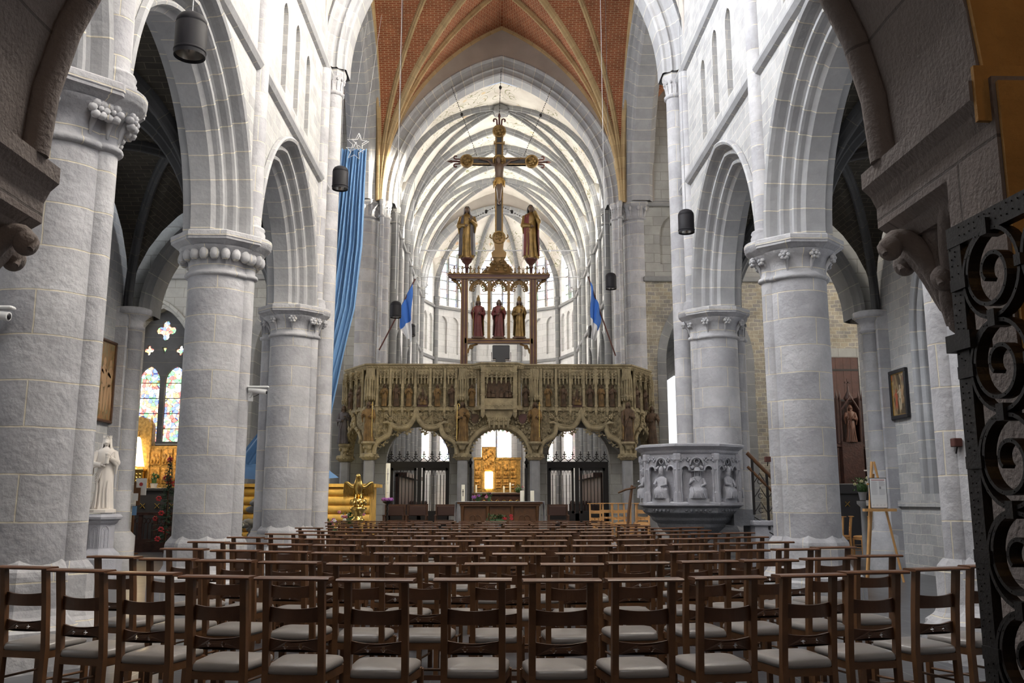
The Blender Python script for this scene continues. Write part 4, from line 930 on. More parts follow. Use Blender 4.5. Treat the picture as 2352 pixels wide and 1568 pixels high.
for u in pil:
    y=-.02
    m=MB(); m.box(u-.04,u+.04,-.09,.1,4.02,5.36,.012); m.box(u-.055,u+.055,-.115,.1,4.2,4.24); m.box(u-.05,u+.05,-.105,.1,4.75,4.79); m.lathe([(0,3.9),(.035,3.94),(.045,4.02)],(u,-.04,0),6)
    m.build('pilaster',M_rood,scr)
for u in frontN:
    m=MB(); canopy(m,u,0.0,.34 if u not in groupN else .40,towers=3 if u not in groupN else 4); 
    if u in groupN: m.box(u-.17,u+.17,-.08,.06,5.16,5.33,.02)
    m.lathe([(.0,4.02),(.06,4.06),(.09,4.12),(.11,4.17)],(u,-.02,0),8); o=m.build('niche_canopy',M_rood,scr)
# canopy towers over the large figures
for (u,y) in((-3.89,-.08),(-1.09,-.08),(1.09,-.08),(3.89,-.08),(-4.78,1.2),(4.78,1.2)):
    m=MB(); m.lathe([(.0,4.34),(.12,4.40),(.17,4.46),(.17,4.56),(.12,4.6),(.1,5.0),(.13,5.02),(.12,5.34)],(u,y+.06,0),6,False)
    for i in range(7):
        a=PI+PI*i/6; x=u+.16*math.cos(a); yy=y+.06+.16*math.sin(a); m.lathe([(.0,4.36),(.03,4.42),(.02,4.6),(.02,5.05),(.0,5.2)],(x,yy,0),5); m.ell((x,yy,4.5),.04,.04,.04,6,4)
    m.box(u-.11,u+.11,y+.12,y+.22,3.2,4.4); m.lathe([(0,2.86),(.08,2.92),(.12,3.02),(.21,3.08),(.21,3.135)],(u,y-.1,0),8,False); m.box(u-.13,u+.13,y-.03,y+.1,5.0,5.36)
    m.build('canopy_tower',M_rood,scr)
# central projecting bay
m=MB()
for u in(-.48,.48):
    m.box(u-.06,u+.06,-.42,-.28,3.98,5.38,.015)
    for z in(4.1,4.5,4.9,5.2): m.box(u-.075,u+.075,-.435,-.28,z,z+.03)
    m.lathe([(0,3.82),(.05,3.88),(.07,3.98)],(u,-.35,0),6)
canopy(m,0,-.36,.84,4.9,5.36,6); m.box(-.42,.42,-.40,-.3,4.08,4.26); 
for i in range(8): m.tube([(-.37+.105*i+.04*math.cos(a),-.405,4.17+.05*math.sin(a)) for a in [2*PI*k/8 for k in range(9)]],.012,5)
m.box(-.42,.42,-.36,-.3,4.26,4.42); m.prism([(-.5,4.08),(-.35,3.85),(-.3,3.62),(.3,3.62),(.35,3.85),(.5,4.08)],-.30,.02)
for i in range(5): m.lathe([(0,3.5),(.04,3.56),(.03,3.66),(.04,3.85)],(-.28+.14*i,-.3,0),6)
for i in range(14): m.ell((-.33+.05*i,-.31,3.75+.03*(i%2)),.035,.03,.04,6,4)
m.build('centre_bay',M_rood,scr)
rel=MB(); rel.box(-.42,.42,-.29,-.27,4.42,4.95)
rn=random.Random(3)
for (x,z,h_) in((-.3,4.45,.32),(-.17,4.45,.24),(.08,4.45,.28),(.24,4.45,.36),(.34,4.45,.2)):
    rel.lathe([(.07,0),(.075,h_*.3),(.05,h_*.6),(.06,h_*.75),(.03,h_*.82),(.036,h_*.9),(0,h_)],(x,-.31,z),9)
    rel.tube([(x-.05,-.33,z+h_*.7),(x-.02,-.37,z+h_*.5),(x+.06,-.36,z+h_*.55)],.018,6)
rel.build('carved_relief_panel',M_umber,scr)
# wings
for sg in(-1,1):
    P_=Vector((sg*4.03,.03)); Q_=Vector((sg*4.82,1.3)); d=(Q_-P_); L_=d.length; d.normalize(); n=Vector((d.y,-d.x))*sg
    fr=lambda u,dd,z:(P_.x+d.x*u+n.x*dd,P_.y+d.y*u+n.y*dd,z)
    hw=L_/2; hp=[(0.1,2.76),(.14,3.1),(.3,3.4),(.5,3.55),(.65,3.62),(.72,3.78),(.75,4.0)]; 
    o_=smooth(hp); hh=o_+[(L_-u,z) for u,z in o_[::-1]][1:]
    m=MB(); m.prism([(0,2.76),(0,4.14),(L_,4.14),(L_,2.76)]+[(u,z-.05) for u,z in hh[::-1]],-.25,0,fr); m.build('wing_wall',M_roodd,scr)
    m=MB(); m.tube([fr(u,.04,z) for u,z in hh],.06,8)
    for u,z in hh[3::4]: 
        for q in range(4): m.ell(fr(u+.04*math.cos(q*1.6),.1,z+.05+.04*math.sin(q*1.6)),.035,.035,.035,6,4)
    for u,z in hh[2::4]: m.tube([fr(u,0,z-.04),fr(u+(L_/2-u)*.2,0,z-.16)],[.03,.015],5)
    m.build('wing_arch',M_rood,scr)
    for u in(.2,.62,1.04,1.4):
        m=MB(); m.M=Matrix.Identity(4); c_=fr(u,0.03,0); m.box(c_[0]-.035,c_[0]+.035,c_[1]-.05,c_[1]+.05,4.02,5.36,.01); m.build('pilaster',M_rood,scr)
    for u in(.42,.84,1.22):
        m=MB(); c_=fr(u,.06,0); canopy(m,c_[0],c_[1],.26,towers=2); m.build('niche_canopy',M_rood,scr)
# rear wall of the screen with three round arches
rw=MB(); y0=1.55
out=[(-5.0,SB),(-5.0,4.14),(5.0,4.14),(5.0,SB)]
def rar(c,s,z0,k): return [(c+s,SB)]+[(c+s*math.cos(PI*i/16),z0+k*math.sin(PI*i/16)) for i in range(17)]+[(c-s,SB)]
rw.prism(out+rar(2.55,1.0,2.62,1.1)+rar(0,.92,2.7,.95)+rar(-2.55,1.0,2.62,1.1),y0,y0+.3); rw.build('rear_wall',M_ash,scr)
m=MB()
for sx in(-1,1):
    for a_,b_ in((-3.89,-1.09),(-1.09,1.09),(1.09,3.89)): pass
for u in UC:
    for u2 in UC:
        if abs(u-u2)<3 and u!=u2: m.tube([(u,.2,2.9),(u+(u2-u)*.25,.5,3.6),((u+u2)/2,.9,3.98)],.05,6); m.tube([(u,1.55,2.9),(u+(u2-u)*.25,1.25,3.6),((u+u2)/2,.9,3.98)],.05,6)
m.build('vault_ribs',M_ash,scr)
# small figures in the niches
F_M=[M_umber,M_ochre]
lab_l=['leftmost','second','third','','fifth','sixth','seventh']
arm_=['hold','staff','pray','hold','down','hold','pray','pray','hold','staff','pray','hold','staff','hold']
cnt=0
for i,u in enumerate(frontN):
    side='left' if u<0 else 'right'; k=i if u<0 else i-7
    if u in groupN:
        g=thing('relief_group','crowded carved figure group in the wider %s niche of the screen parapet'%side,'relief',(SX+u,SY,4.2),0,'carved groups in the parapet')
        m=MB(); m.box(-.15,.15,-.07,.09,0,.05); m.build('plinth',M_redb,g)
        for (x,y,h_) in((0,-.02,.52),(-.1,-.05,.3),(.1,-.05,.3),(-.04,-.07,.2),(.06,-.07,.18)):
            m=MB(); m.lathe([(.06,.05),(.065,.05+h_*.3),(.045,.05+h_*.6),(.052,.05+h_*.72),(.026,.05+h_*.8),(.034,.05+h_*.88),(0,.05+h_)],(x,y,0),10); m.tube([(x-.04,y-.03,.05+h_*.66),(x,y-.07,.05+h_*.5),(x+.03,y-.05,.05+h_*.58)],.014,6); m.build('carved_figure',M_umber if h_>.25 else M_ochre,g)
        continue
    order=['outermost','second from the outer end','third from the outer end','','just inside the figure group','second inside the figure group','nearest the central bay'] if u<0 else ['nearest the central bay','next outward from the right tower','second outward from the right tower','','just outside the figure group','second outside the figure group','outermost']
    rm=[M_umber,M_ochre,M_umber,M_ochre][(i*3+1)%4]
    figure('niche_statuette','small saint in the %s half of the screen parapet, %s'%(side,order[k]),'statue',(SX+u,SY-.03,4.205),.66,rm,M_umber,seed=i,hair=M_umber,beard=i%2==0,arms=arm_[i],group='small saints in the screen parapet niches',base=M_rood if False else None,seg=18,item=(('staff',M_ochre) if arm_[i]=='staff' else None),folds=7)
for sg in(-1,1):
    for j,(u,v) in enumerate(((4.26,.26),(4.62,.86))):
        figure('niche_statuette','dark painted saint on the %s canted wing of the screen parapet, %s of two'%('left' if sg<0 else 'right','inner' if j==0 else 'outer'),'statue',(SX+sg*u,SY+v,4.205),.64,M_umber,M_umber,seed=30+j+sg,hair=M_umber,arms='hold',group='small saints in the screen parapet niches',seg=18,rz=sg*R(40))
big=[(-4.84,1.08,'far left end pier of the rood screen',M_robeD,'hold',None),(-3.89,-.12,'left corner pier of the rood screen, holding a cross',M_ochre,'staff','cross_staff'),(-1.09,-.12,'pier left of the central arch, holding a gold crosier',M_ochre,'hold','crosier'),(1.09,-.12,'pier right of the central arch, holding a gold cross staff',M_ochre,'staff','cross_staff'),(3.89,-.12,'right corner pier of the rood screen, bareheaded',M_umber,'down',None),(4.84,1.08,'far right end pier of the rood screen, behind the pulpit',M_umber,'hold',None)]
for i,(u,v,lb,rm,ar_,it) in enumerate(big):
    figure('pier_statue','large stone saint on the '+lb,'statue',(SX+u,SY+v-.09,3.14),1.17,rm,M_umber,seed=50+i,hair=M_umber,beard=i in(0,1,5),arms=ar_,item=(it,M_gold) if it else None,group='large saints on the screen piers',mantle=M_ochre if i in(2,4) else None)
for sx,c_ in((-1,M_umber),(1,M_redb)):
    s_=thing('coat_of_arms','carved heraldic shield with crown on the screen spandrel, %s of the central arch'%('left' if sx<0 else 'right'),'shield',(SX+sx*.72,SY-.03,3.85))
    m=MB(); m.prism([(-.12,.12),(.12,.12),(.12,-.03),(.07,-.13),(0,-.17),(-.07,-.13),(-.12,-.03)],-.04,.0); m.build('shield',c_,s_)
    m=MB(); m.lathe([(.09,.13),(.1,.17),(.08,.2),(.0,.23)],(0,-.02,0),8,sy=.4); 
    for q in range(5): m.ell((-.08+.04*q,-.03,.22),.017,.017,.02,6,4)
    for q in range(9): a=PI*q/8; m.ell((.16*math.cos(a),-.02,-.02-.17*math.sin(a)),.035,.03,.035,6,4)
    m.build('crown',M_rood,s_)
# iron and wood gates in the screen openings
def gate_screen(label,c,y):
    g=thing('choir_gate',label,'gate',(c,y,SB),0,'dark gates closing the side arches of the screen')
    fr_=MB(); W=1.0
    for u in(-W,-.06,W-.1): fr_.box(u,u+(.12 if u==-.06 else .1),-.05,.05,0,2.62)
    fr_.box(-W,W,-.06,.06,2.42,2.62); fr_.box(-W,W,-.05,.05,.0,1.0); fr_.build('gate_frame',M_iron,g)
    for sx in(-1,1):
        x0=sx*.5-.40; d=MB(); d.box(x0,x0+.07,-.035,.035,1.0,2.42); d.box(x0+.73,x0+.80,-.035,.035,1.0,2.42); d.box(x0,x0+.8,-.035,.035,1.0,1.08); d.box(x0,x0+.8,-.035,.035,2.34,2.42); dd=d.build('gate_leaf',M_iron,g)
        for i in range(6):
            b=MB(); x=x0+.07+.66*(i+.5)/6; b.tube([(x,0,1.08),(x,0,2.2)],.012,6); b.tube([(x-.05,0,2.34),(x,0,2.18),(x+.05,0,2.34)],.008,5); b.build('bar',M_iron,dd)
    cr_=MB()
    for i in range(8):
        x=-W+.1+(2*W-.2)*i/7
        cr_.tube([(x-.13,0,2.62),(x,0,2.74),(x+.13,0,2.62)],.014,5); cr_.tube([(x-.13,0,2.62),(x-.06,0,2.70),(x-.13,0,2.77)],.012,5); cr_.tube([(x,0,2.70),(x,0,2.92)],.014,5)
        if i%1==0: cr_.tube([(x-.05,0,2.85),(x+.05,0,2.85)],.016,5); cr_.ell((x,0,2.93),.02,.02,.02,6,4); cr_.ell((x-.05,0,2.78),.02,.02,.02,6,4); cr_.ell((x+.05,0,2.78),.02,.02,.02,6,4)
    cr_.build('cresting',M_iron,g)
gate_screen('dark wrought iron double gate with spiked cresting under the left ogee arch',SX-2.5,28.7)
gate_screen('dark wrought iron double gate with spiked cresting under the right ogee arch',SX+2.5,28.7)
for sx in(-1,1):
    g=thing('open_gate_leaf','open dark gate leaf seen edge on, %s side of the central arch'%('left' if sx<0 else 'right'),'gate',(SX+sx*.86,28.5,SB))
    m=MB(); m.box(-.03,.03,-.85,-.79,0,2.5); m.box(-.03,.03,-.06,0,0,2.5); m.box(-.02,.02,-.85,0,0,.9); m.box(-.03,.03,-.85,0,2.4,2.5); m.build('gate_frame',M_iron,g)
    for i in range(6): m=MB(); m.tube([(0,-.75+.12*i,.9),(0,-.75+.12*i,2.4)],.011,6); m.build('bar',M_iron,g)
    m=MB(); m.lathe([(.05,2.5),(.07,2.56),(.03,2.62),(.025,3.0),(0,3.1)],(0,-.82,0),8); m.build('spike_finial',M_iron,g)
# ------------------------------------------------------------------ rood beam frame standing on the screen
RY=27.5; RX=.165
rf=thing('rood_beam_frame','tall gilded and red painted timber frame with tracery arches standing on the rood screen','frame',(RX,RY,5.46))
K_=RY/26.6
def zf(z): return (z-1.45)*K_+1.45-5.46   # heights measured at 26.6
def gl_post(x0,x1,z0,z1,y0=-.1,y1=.1):
    m=MB(); m.box(x0,x1,y0,y1,z0,z1); o=m.build('post',M_redb,rf)
    g=MB(); 
    for x in(x0,(x0+x1)/2-.012,x1-.024): g.box(x-.002,x+.026,y0-.012,y0,z0,z1)
    g.build('gilt_edging',M_cross,o)
ZL,ZH,ZT=zf(6.22),zf(8.05),zf(8.22)
for sx in(-1,1): gl_post(sx*1.08-.11,sx*1.08+.11,0,ZH)
for x in(-.31,.31): gl_post(x-.045,x+.045,ZL,ZH-.05,-.06,.06)
m=MB(); m.box(-1.08,1.08,-.1,.1,ZL-.16,ZL); b_=m.build('lower_beam',M_redb,rf); m=MB(); m.box(-1.0,1.0,-.115,-.1,ZL-.05,ZL-.02); m.box(-1.0,1.0,-.115,-.1,ZL-.14,ZL-.11); m.build('gilt_edging',M_cross,b_)
m=MB(); m.prism([(-1.42,ZH),(-1.6,ZH+.1),(-1.6,ZT),(1.6,ZT),(1.6,ZH+.1),(1.42,ZH)],-.14,.14); b_=m.build('top_beam',M_redb,rf); m=MB(); m.box(-1.62,1.62,-.17,.17,ZT-.03,ZT); m.box(-1.5,1.5,-.155,-.14,ZH+.03,ZH+.05); m.build('gilt_edging',M_cross,b_)
m=MB()
for c in(-.64,0,.64):
    s_=.27; p=parc(s_,s_*1.25,0,10); hz=p[10][1]; z0=ZH-hz-.03
    m.tube([(c+u,-.02,z0+h) for u,h in p],.036,6); m.tube([(c+u*.86,-.02,z0+h*.86-.02) for u,h in p],.022,5)
    for sx in(-1,1):
        for (du,dz,r) in((.13,.16,.045),(.17,.03,.04),(.05,.24,.03)): m.tube([(c+sx*du+r*math.cos(a),-.02,z0+dz+r*math.sin(a)) for a in [2*PI*q/10 for q in range(11)]],.02,5)
        m.tube([(c+sx*.22+.05*math.cos(a),-.02,ZH-.08+.05*math.sin(a)) for a in [2*PI*q/10 for q in range(11)]],.022,5)
for sx in(-1,1):
    m.tube([(sx*1.19,-.02,ZH-.38),(sx*1.24,-.02,ZH-.2),(sx*1.34,-.02,ZH-.08),(sx*1.5,-.02,ZH)],.036,6)
    for (x,z,r) in((1.27,ZH-.1,.06),(1.27,ZH-.24,.045),(1.38,ZH-.05,.035)): m.tube([(sx*x+r*math.cos(a),-.02,z+r*math.sin(a)) for a in [2*PI*q/10 for q in range(11)]],.022,5)
    m.tube([(sx*.97,-.02,ZL-.46),(sx*.93,-.02,ZL-.32),(sx*.82,-.02,ZL-.22),(sx*.66,-.02,ZL-.17)],.034,6); m.tube([(sx*.86+.055*math.cos(a),-.02,ZL-.26+.055*math.sin(a)) for a in [2*PI*q/10 for q in range(11)]],.024,5)
    m.ell((sx*1.17,-.02,ZH-.42),.04,.03,.05,8,5)
m.build('tracery',M_cross,rf)
m=MB()
for i in range(25):
    x=-1.54+3.08*i/24; m.tube([(x-.06,0,ZT),(x,0,ZT+.1),(x+.06,0,ZT)],.02,5); m.tube([(x,0,ZT),(x,0,ZT+(.24 if i%2 else .17))],.02,5)
    if i%2: m.ell((x,0,ZT+.25),.03,.03,.035,6,4); m.ell((x-.035,0,ZT+.2),.025,.02,.02,6,4); m.ell((x+.035,0,ZT+.2),.025,.02,.02,6,4)
    else: m.tube([(x+.03*math.cos(a),0,ZT+.19+.03*math.sin(a)) for a in [2*PI*q/8 for q in range(9)]],.01,5)
m.build('cresting',M_cross,rf)
m=MB(); m.lathe([(.5,ZT-.0),(.44,ZT+.1),(.32,ZT+.25),(.2,ZT+.38),(.18,ZT+.5),(.2,ZT+.54)],(.0,0,0),14,sy=.5)
for i in range(40):
    a=random.uniform(0,2*PI); f=random.random(); m.ell(((.48-.3*f)*math.cos(a),.5*(.48-.3*f)*math.sin(a),ZT+.05+.36*f),.07,.06,.06,6,4)
m.build('carved_mound',M_cross,rf)
for sx in(-1,1):
    m=MB(); x=sx*1.02; m.lathe([(.05,ZT),(.05,ZT+.2),(.09,ZT+.22),(.06,ZT+.26),(.07,ZT+.32),(.15,ZT+.4),(.17,ZT+.46),(.19,ZT+.47),(.19,ZT+.52)],(x,0,0),10); m.build('statue_pedestal',M_redb,rf)
# crucifix
CZ0=5.46+ZT+.55; zc=lambda z:(z-1.45)*K_+1.45-CZ0
M_cgilt=plain('old_cross_gilding',(.24,.15,.05),.4,.4,bump=.6,bscale=25,var=.4,vscale=12)
cf=thing('rood_crucifix','large black and gold crucifix with medallions and scrolled ends above the rood beam','crucifix',(RX,RY,CZ0))
def arm(nm,x0,x1,z0,z1):
    m=MB(); m.box(x0,x1,-.06,.06,z0,z1); o=m.build(nm,M_cross,cf)
    m=MB(); dx=.055 if (x1-x0)<(z1-z0) else .02; dz=.055 if (x1-x0)>(z1-z0) else .02; m.box(x0+dx,x1-dx,-.072,-.06,z0+dz,z1-dz); m.build('black_inlay',M_blackp,o)
    m=MB()
    if (x1-x0)<(z1-z0):
        for x in(x0,x1-.025): m.box(x,x+.025,-.08,.06,z0,z1)
    else:
        for z in(z0,z1-.025): m.box(x0,x1,-.08,.06,z,z+.025)
    m.build('gilt_edging',M_cgilt,o)
zarm=zc(11.86)
arm('cross_upright',-.13,.13,0.0,zc(12.9)); arm('cross_arm',-1.12,-.13,zarm-.12,zarm+.12); arm('cross_arm',.13,1.12,zarm-.12,zarm+.12)
for (x,z) in((-1.05,zarm),(1.05,zarm),(0,zc(12.85)),(0,zc(9.38)),(0,zarm)):
    m=MB(); m.M=Matrix.Translation((x,-.075,z))@Matrix.Rotation(PI/2,4,'X'); m.lathe([(.0,.0),(.16,.0),(.17,.03),(.21,.04),(.22,.02),(.22,-.08)],(0,0,0),24); m.lathe([(.06,.035),(0,.06)],(0,0,0),8)
    for q in range(5): m.ell((.085*math.cos(q*1.257),.085*math.sin(q*1.257),.02),.045,.04,.035,6,4)
    m.build('medallion',M_cgilt,cf)
for (x,z,dx,dz) in((-1.25,zarm,-1,0),(1.25,zarm,1,0),(0,zc(13.08),0,1)):
    m=MB(); L_=.36
    P=lambda a,b:(x+dx*a+dz*b,-.0,z+dz*a+dx*b)
    m.tube([P(0,0),P(.25,0)],.032,8); m.tube([P(.25,0),P(.3,0),P(.36,0),P(.44,0)],[.03,.05,.035,.003],8)
    for s_ in(-1,1): m.tube([P(0,s_*.07)]+[P(.12,s_*.08)]+[P(.16+.055*math.sin(a),s_*(.135-.055*math.cos(a))) for a in [PI*q/5*1.3 for q in range(6)]],.028,8)
    m.build('scrolled_end',M_redb,cf)
m=MB(); m.prism([(-.22,.0),(-.24,.15),(-.13,.25),(-.16,.55),(-.2,.68),(.2,.68),(.16,.55),(.13,.25),(.24,.15),(.22,0)],-.085,.05); m.tube([(-.22,-.09,.6),(-.29,-.09,.66),(-.27,-.09,.74)],.025,6); m.tube([(.22,-.09,.6),(.29,-.09,.66),(.27,-.09,.74)],.025,6); m.build('cross_foot',M_cross,cf)
m=MB(); m.box(-.17,.17,-.1,-.06,zc(12.42),zc(12.47)); m.box(-.18,-.14,-.12,-.05,zc(12.4),zc(12.5)); m.box(.14,.18,-.12,-.05,zc(12.4),zc(12.5)); m.build('title_board',M_cgilt,cf)
# body on the cross: one continuous figure
zh,zft=zc(11.95),zc(10.42); Hh=(zh-zft)
m=MB(); rows=[]
for f,rx,ry,ox,oy in((1.0,.03,.03,-.03,-.18),(.985,.055,.06,-.03,-.18),(.95,.062,.068,-.03,-.185),(.91,.055,.06,-.028,-.18),(.885,.038,.04,-.015,-.165),(.865,.06,.045,0,-.15),(.84,.13,.07,0,-.14),(.79,.15,.085,0,-.14),(.72,.14,.085,0,-.14),(.64,.115,.075,0,-.135),(.56,.11,.07,.0,-.135),(.50,.125,.08,.0,-.14),(.46,.12,.08,.01,-.15),(.38,.10,.085,.01,-.18),(.28,.085,.085,.0,-.21),(.22,.07,.075,.0,-.20),(.14,.06,.06,0,-.17),(.06,.04,.045,0,-.14),(.03,.05,.06,0,-.15),(.0,.035,.05,0,-.17),(-.02,.01,.02,0,-.19)):
    rows.append([(ox+rx*math.cos(2*PI*i/22)*(1-.22*(abs(math.cos(2*PI*i/22))<.25 and f<.46)),oy+ry*math.sin(2*PI*i/22)*(1-.25*(abs(math.cos(2*PI*i/22))<.25 and f<.46)),zft+Hh*f) for i in range(22)])
m.grid(rows,None,True,True)
for sx in(-1,1):
    S=(sx*.12,-.14,zft+Hh*.83); E=(sx*.36,-.12,zarm+.0); Hn=(sx*.60,-.09,zarm+.05)
    m.tube([S,(sx*.24,-.135,zft+Hh*.87),E,(sx*.48,-.1,zarm+.02),Hn],[.05,.042,.034,.03,.022],8)
    for q in range(4): m.tube([Hn,(sx*(.645+.008*q),-.10,zarm+.085-.018*q),(sx*(.67+.004*q),-.125,zarm+.09-.02*q)],[.010,.008,.006],5)
    m.tube([Hn,(sx*.615,-.115,zarm+.015)],[.01,.006],5)
m.build('christ_figure',M_skin,cf)
m=MB(); rows=[[( (.135+.012*math.cos(i*2.3))*math.cos(2*PI*i/24)*k,-.14+(.095)*math.sin(2*PI*i/24)*k,zft+Hh*f) for i in range(24)] for f,k in((.56,.9),(.54,1.05),(.48,1.1),(.42,1.08),(.38,.9))]
m.grid(rows,None,True,True); m.tube([(.1,-.22,zft+Hh*.52),(.16,-.2,zft+Hh*.48),(.17,-.16,zft+Hh*.36)],[.03,.04,.015],6); m.tube([(-.1,-.22,zft+Hh*.5),(-.16,-.2,zft+Hh*.46),(-.17,-.18,zft+Hh*.33)],[.03,.04,.015],6); m.build('gilded_loincloth',M_gilt,cf)
m=MB(); m.ell((-.03,-.165,zft+Hh*.965),.068,.07,.06,12,8); m.tube([(-.09,-.17,zft+Hh*.96),(-.1,-.18,zft+Hh*.88),(-.07,-.2,zft+Hh*.82)],[.02,.022,.01],6); m.tube([(.03,-.17,zft+Hh*.96),(.045,-.18,zft+Hh*.88)],[.02,.01],6); m.build('hair_and_crown_of_thorns',M_leather,cf)
zp=5.46+ZT+.52
figure('rood_statue','veiled woman statue in gold and dark mantle, left pedestal above the rood beam','statue',(RX-1.02,RY,zp),1.72,M_robeG,M_skin,3,hair='veil',arms='hold',wrap=(-62,304),mantle=M_robeD,base=None)
figure('rood_statue','man statue in crimson mantle, hand to chin, right pedestal above the rood beam','statue',(RX+1.02,RY,zp),1.78,M_robeG,M_skin,8,hair=M_blackp,arms='chin',wrap=(-30,285),mantle=M_robeR,base=None)
for c,lb,rb_,mn,ar_,it,ht in((-.64,'bearded saint with long staff in the left bay of the rood frame',M_robeR,M_robeG,'staff','staff','tiara'),(0,'saint in a brown mantle holding a globe in the middle bay of the rood frame',M_robeR,M_robeB,'hold','globe',None),(.64,'mitred saint in gold cope in the right bay of the rood frame',M_robeG,M_robeG,'hold','child','mitre')):
    figure('rood_frame_statue',lb,'statue',(RX+c,RY,5.46+ZL+.05),1.2,rb_,M_skin,int(c*10)+20,hair=M_leather,beard=c<.5,arms=ar_,mantle=mn,item=(it,M_robeG),hat=ht,hatmat=M_robeG,base=M_robeB)
# chains
def chain(label,a,b,r=.02):
    a,b=Vector(a),Vector(b); m=MB(); n=int((b-a).length/.085)
    for i in range(n):
        p=a.lerp(b,(i+.5)/n); q=a.lerp(b,(i+1.1)/n); m.tube([p-(q-p)*.45,p,p+(q-p)*.45],[r*.4,r*(1 if i%2 else .6),r*.4],5)
    mid=a.lerp(b,.42); m.ell(mid,.05,.05,.07,8,5); tag(m.build('chain',M_iron),label,'chain')
chain('twisted chain from the choir arch to the left arm of the crucifix',(-1.47,28.6,15.35),(RX-.72,RY,CZ0+zarm+.2))
chain('twisted chain from the choir arch to the right arm of the crucifix',(1.98,28.6,15.35),(RX+.80,RY,CZ0+zarm+.2))
chain('twisted chain from the apex of the choir arch to the top of the crucifix',(AX-.02,28.7,16.05),(RX,RY,CZ0+zc(13.45)))
chain('short chain from the crucifix to the veiled statue',(RX-.1,RY,CZ0+zc(10.4)),(RX-.85,RY,CZ0+zc(10.0)),.025)
chain('short chain from the crucifix to the crimson robed statue',(RX+.1,RY,CZ0+zc(10.4)),(RX+.85,RY,CZ0+zc(10.0)),.025)
# ------------------------------------------------------------------ statue-side furniture: open iron gate on the right
GA=Vector((1.235,2.30)); GB=Vector((1.30,1.28)); GD=(GB-GA).normalized(); GN=Vector((-GD.y,GD.x))
gt=thing('iron_gate_leaf','heavy studded wrought iron gate leaf with spiral scrolls at the right edge','gate',(GA.x,GA.y,0),math.atan2(GD.y,GD.x))
ZG=2.165; WG=1.0
m=MB(); m.box(0,.055,-.012,.012,.03,ZG); m.box(WG-.055,WG,-.012,.012,.03,ZG); m.box(0,WG,-.014,.014,ZG-.055,ZG); m.box(0,WG,-.014,.014,.03,.085); m.build('gate_frame',M_iron,gt)
m=MB(); rn=random.Random(4)
for z in [i*.021 for i in range(3,101)]:
    for q in(.014,.034): x=q+rn.uniform(-.006,.006); m.ell((x,-.013,z+rn.uniform(-.006,.006)),.0022,.0022,.0022,5,3)
for i in range(40):
    for q in(.014,.036): m.ell((.06+i*.022,-.015,ZG-q+rn.uniform(-.005,.005)),.0022,.0022,.0022,5,3)
m.build('studs',M_iron,gt)
def flat_path(m,pts,w,t):
    """flat iron strip standing on edge: w = depth across the gate, t = thickness"""
    rows=[]
    for i,p in enumerate(pts):
        a=Vector(pts[max(i-1,0)]); b=Vector(pts[min(i+1,len(pts)-1)]); d=(b-a).normalized(); n=Vector((-d.y,d.x))*t/2; p=Vector(p)
        rows.append([(p.x-n.x,-w/2,p.y-n.y),(p.x+n.x,-w/2,p.y+n.y),(p.x+n.x,w/2,p.y+n.y),(p.x-n.x,w/2,p.y-n.y)])
    m.grid(rows,None,False,True); m.add(rows[0],[(0,1,2,3)]); m.add(rows[-1],[(3,2,1,0)])
rowsz=[ZG-.16-.232*i for i in range(9)]
for col in range(4):
    cx=.055+.118+col*.236
    for i,z in enumerate(rowsz):
        if z<.15: continue
        m=MB(); fl=1 if col%2==0 else -1; R0=.112; pts=[]
        for k in range(73):
            a=PI/2+fl*-1*2*PI*k/72*2.35*-1; f=k/72
            r=R0 if f<.40 else R0*(1-(f-.40)/.60*.78)
            ra=r*1.0
            pts.append((cx+ra*math.cos(a),z+ra*math.sin(a)))
        flat_path(m,pts,.032,.010); o=m.build('scroll',M_iron,gt)
        s2=MB(); 
        for k in range(2,70,3): s2.ell((pts[k][0],-.0165,pts[k][1]),.002,.0015,.002,5,3)
        s2.build('rivets',M_iron,o)
        m=MB(); m.box(cx-.014,cx+.014,-.024,.024,z+.095,z+.137); 
        m.build('collar',M_iron,gt)
        if col==0: m=MB(); m.box(.012,.078,-.022,.022,z-.016,z+.016); m.build('collar',M_iron,gt)
        elif i%1==0: m=MB(); m.box(cx-.118-.012,cx-.118+.012,-.024,.024,z-.014,z+.014); m.build('collar',M_iron,gt)
m=MB(); m.box(-.018,.09,-.03,.03,1.83,1.875); m.build('lock_latch',M_iron,gt)
for z in(.25,1.1,1.95): m=MB(); m.lathe([(.018,z-.05),(.018,z+.05)],(WG+.005,0,0),10); m.box(WG-.05,WG,-.016,.016,z-.025,z+.025); m.build('hinge',M_iron,gt)
# ------------------------------------------------------------------ podium, altar, candles, flowers
m=MB(); m.box(AX-4.0,AX+4.1,22.05,26.9,0,.17); m.box(AX-3.8,AX+3.9,22.4,26.9,.17,.34); struct(m.build('floor_podium',M_bstone))
PZ=.34
al=thing('altar_table','carved oak altar table with white cloth in front of the rood screen','altar',(.18,23.3,PZ))
m=MB(); m.box(-1.08,1.08,-.42,.42,.98,1.04,.012); m.box(-1.02,1.02,-.38,.38,.93,.98); m.build('table_top',M_oak2,al)
m=MB(); m.box(-.92,.92,-.3,.3,.08,.93); m.box(-1.0,1.0,-.36,.36,0,.1,.02); m.build('cabinet',M_oak2,al)
for c in(-.62,0,.62):
    m=MB(); m.box(c-.26,c+.26,-.32,-.3,.16,.86); 
    for q in range(4): a=PI/4+q*PI/2; m.tube([(c+.09*math.cos(a)+.08*math.cos(t),-.325,.52+.12*math.sin(a)+.1*math.sin(t)) for t in [2*PI*i/12 for i in range(13)]],.012,5)
    m.build('carved_panel',M_oak2,al)
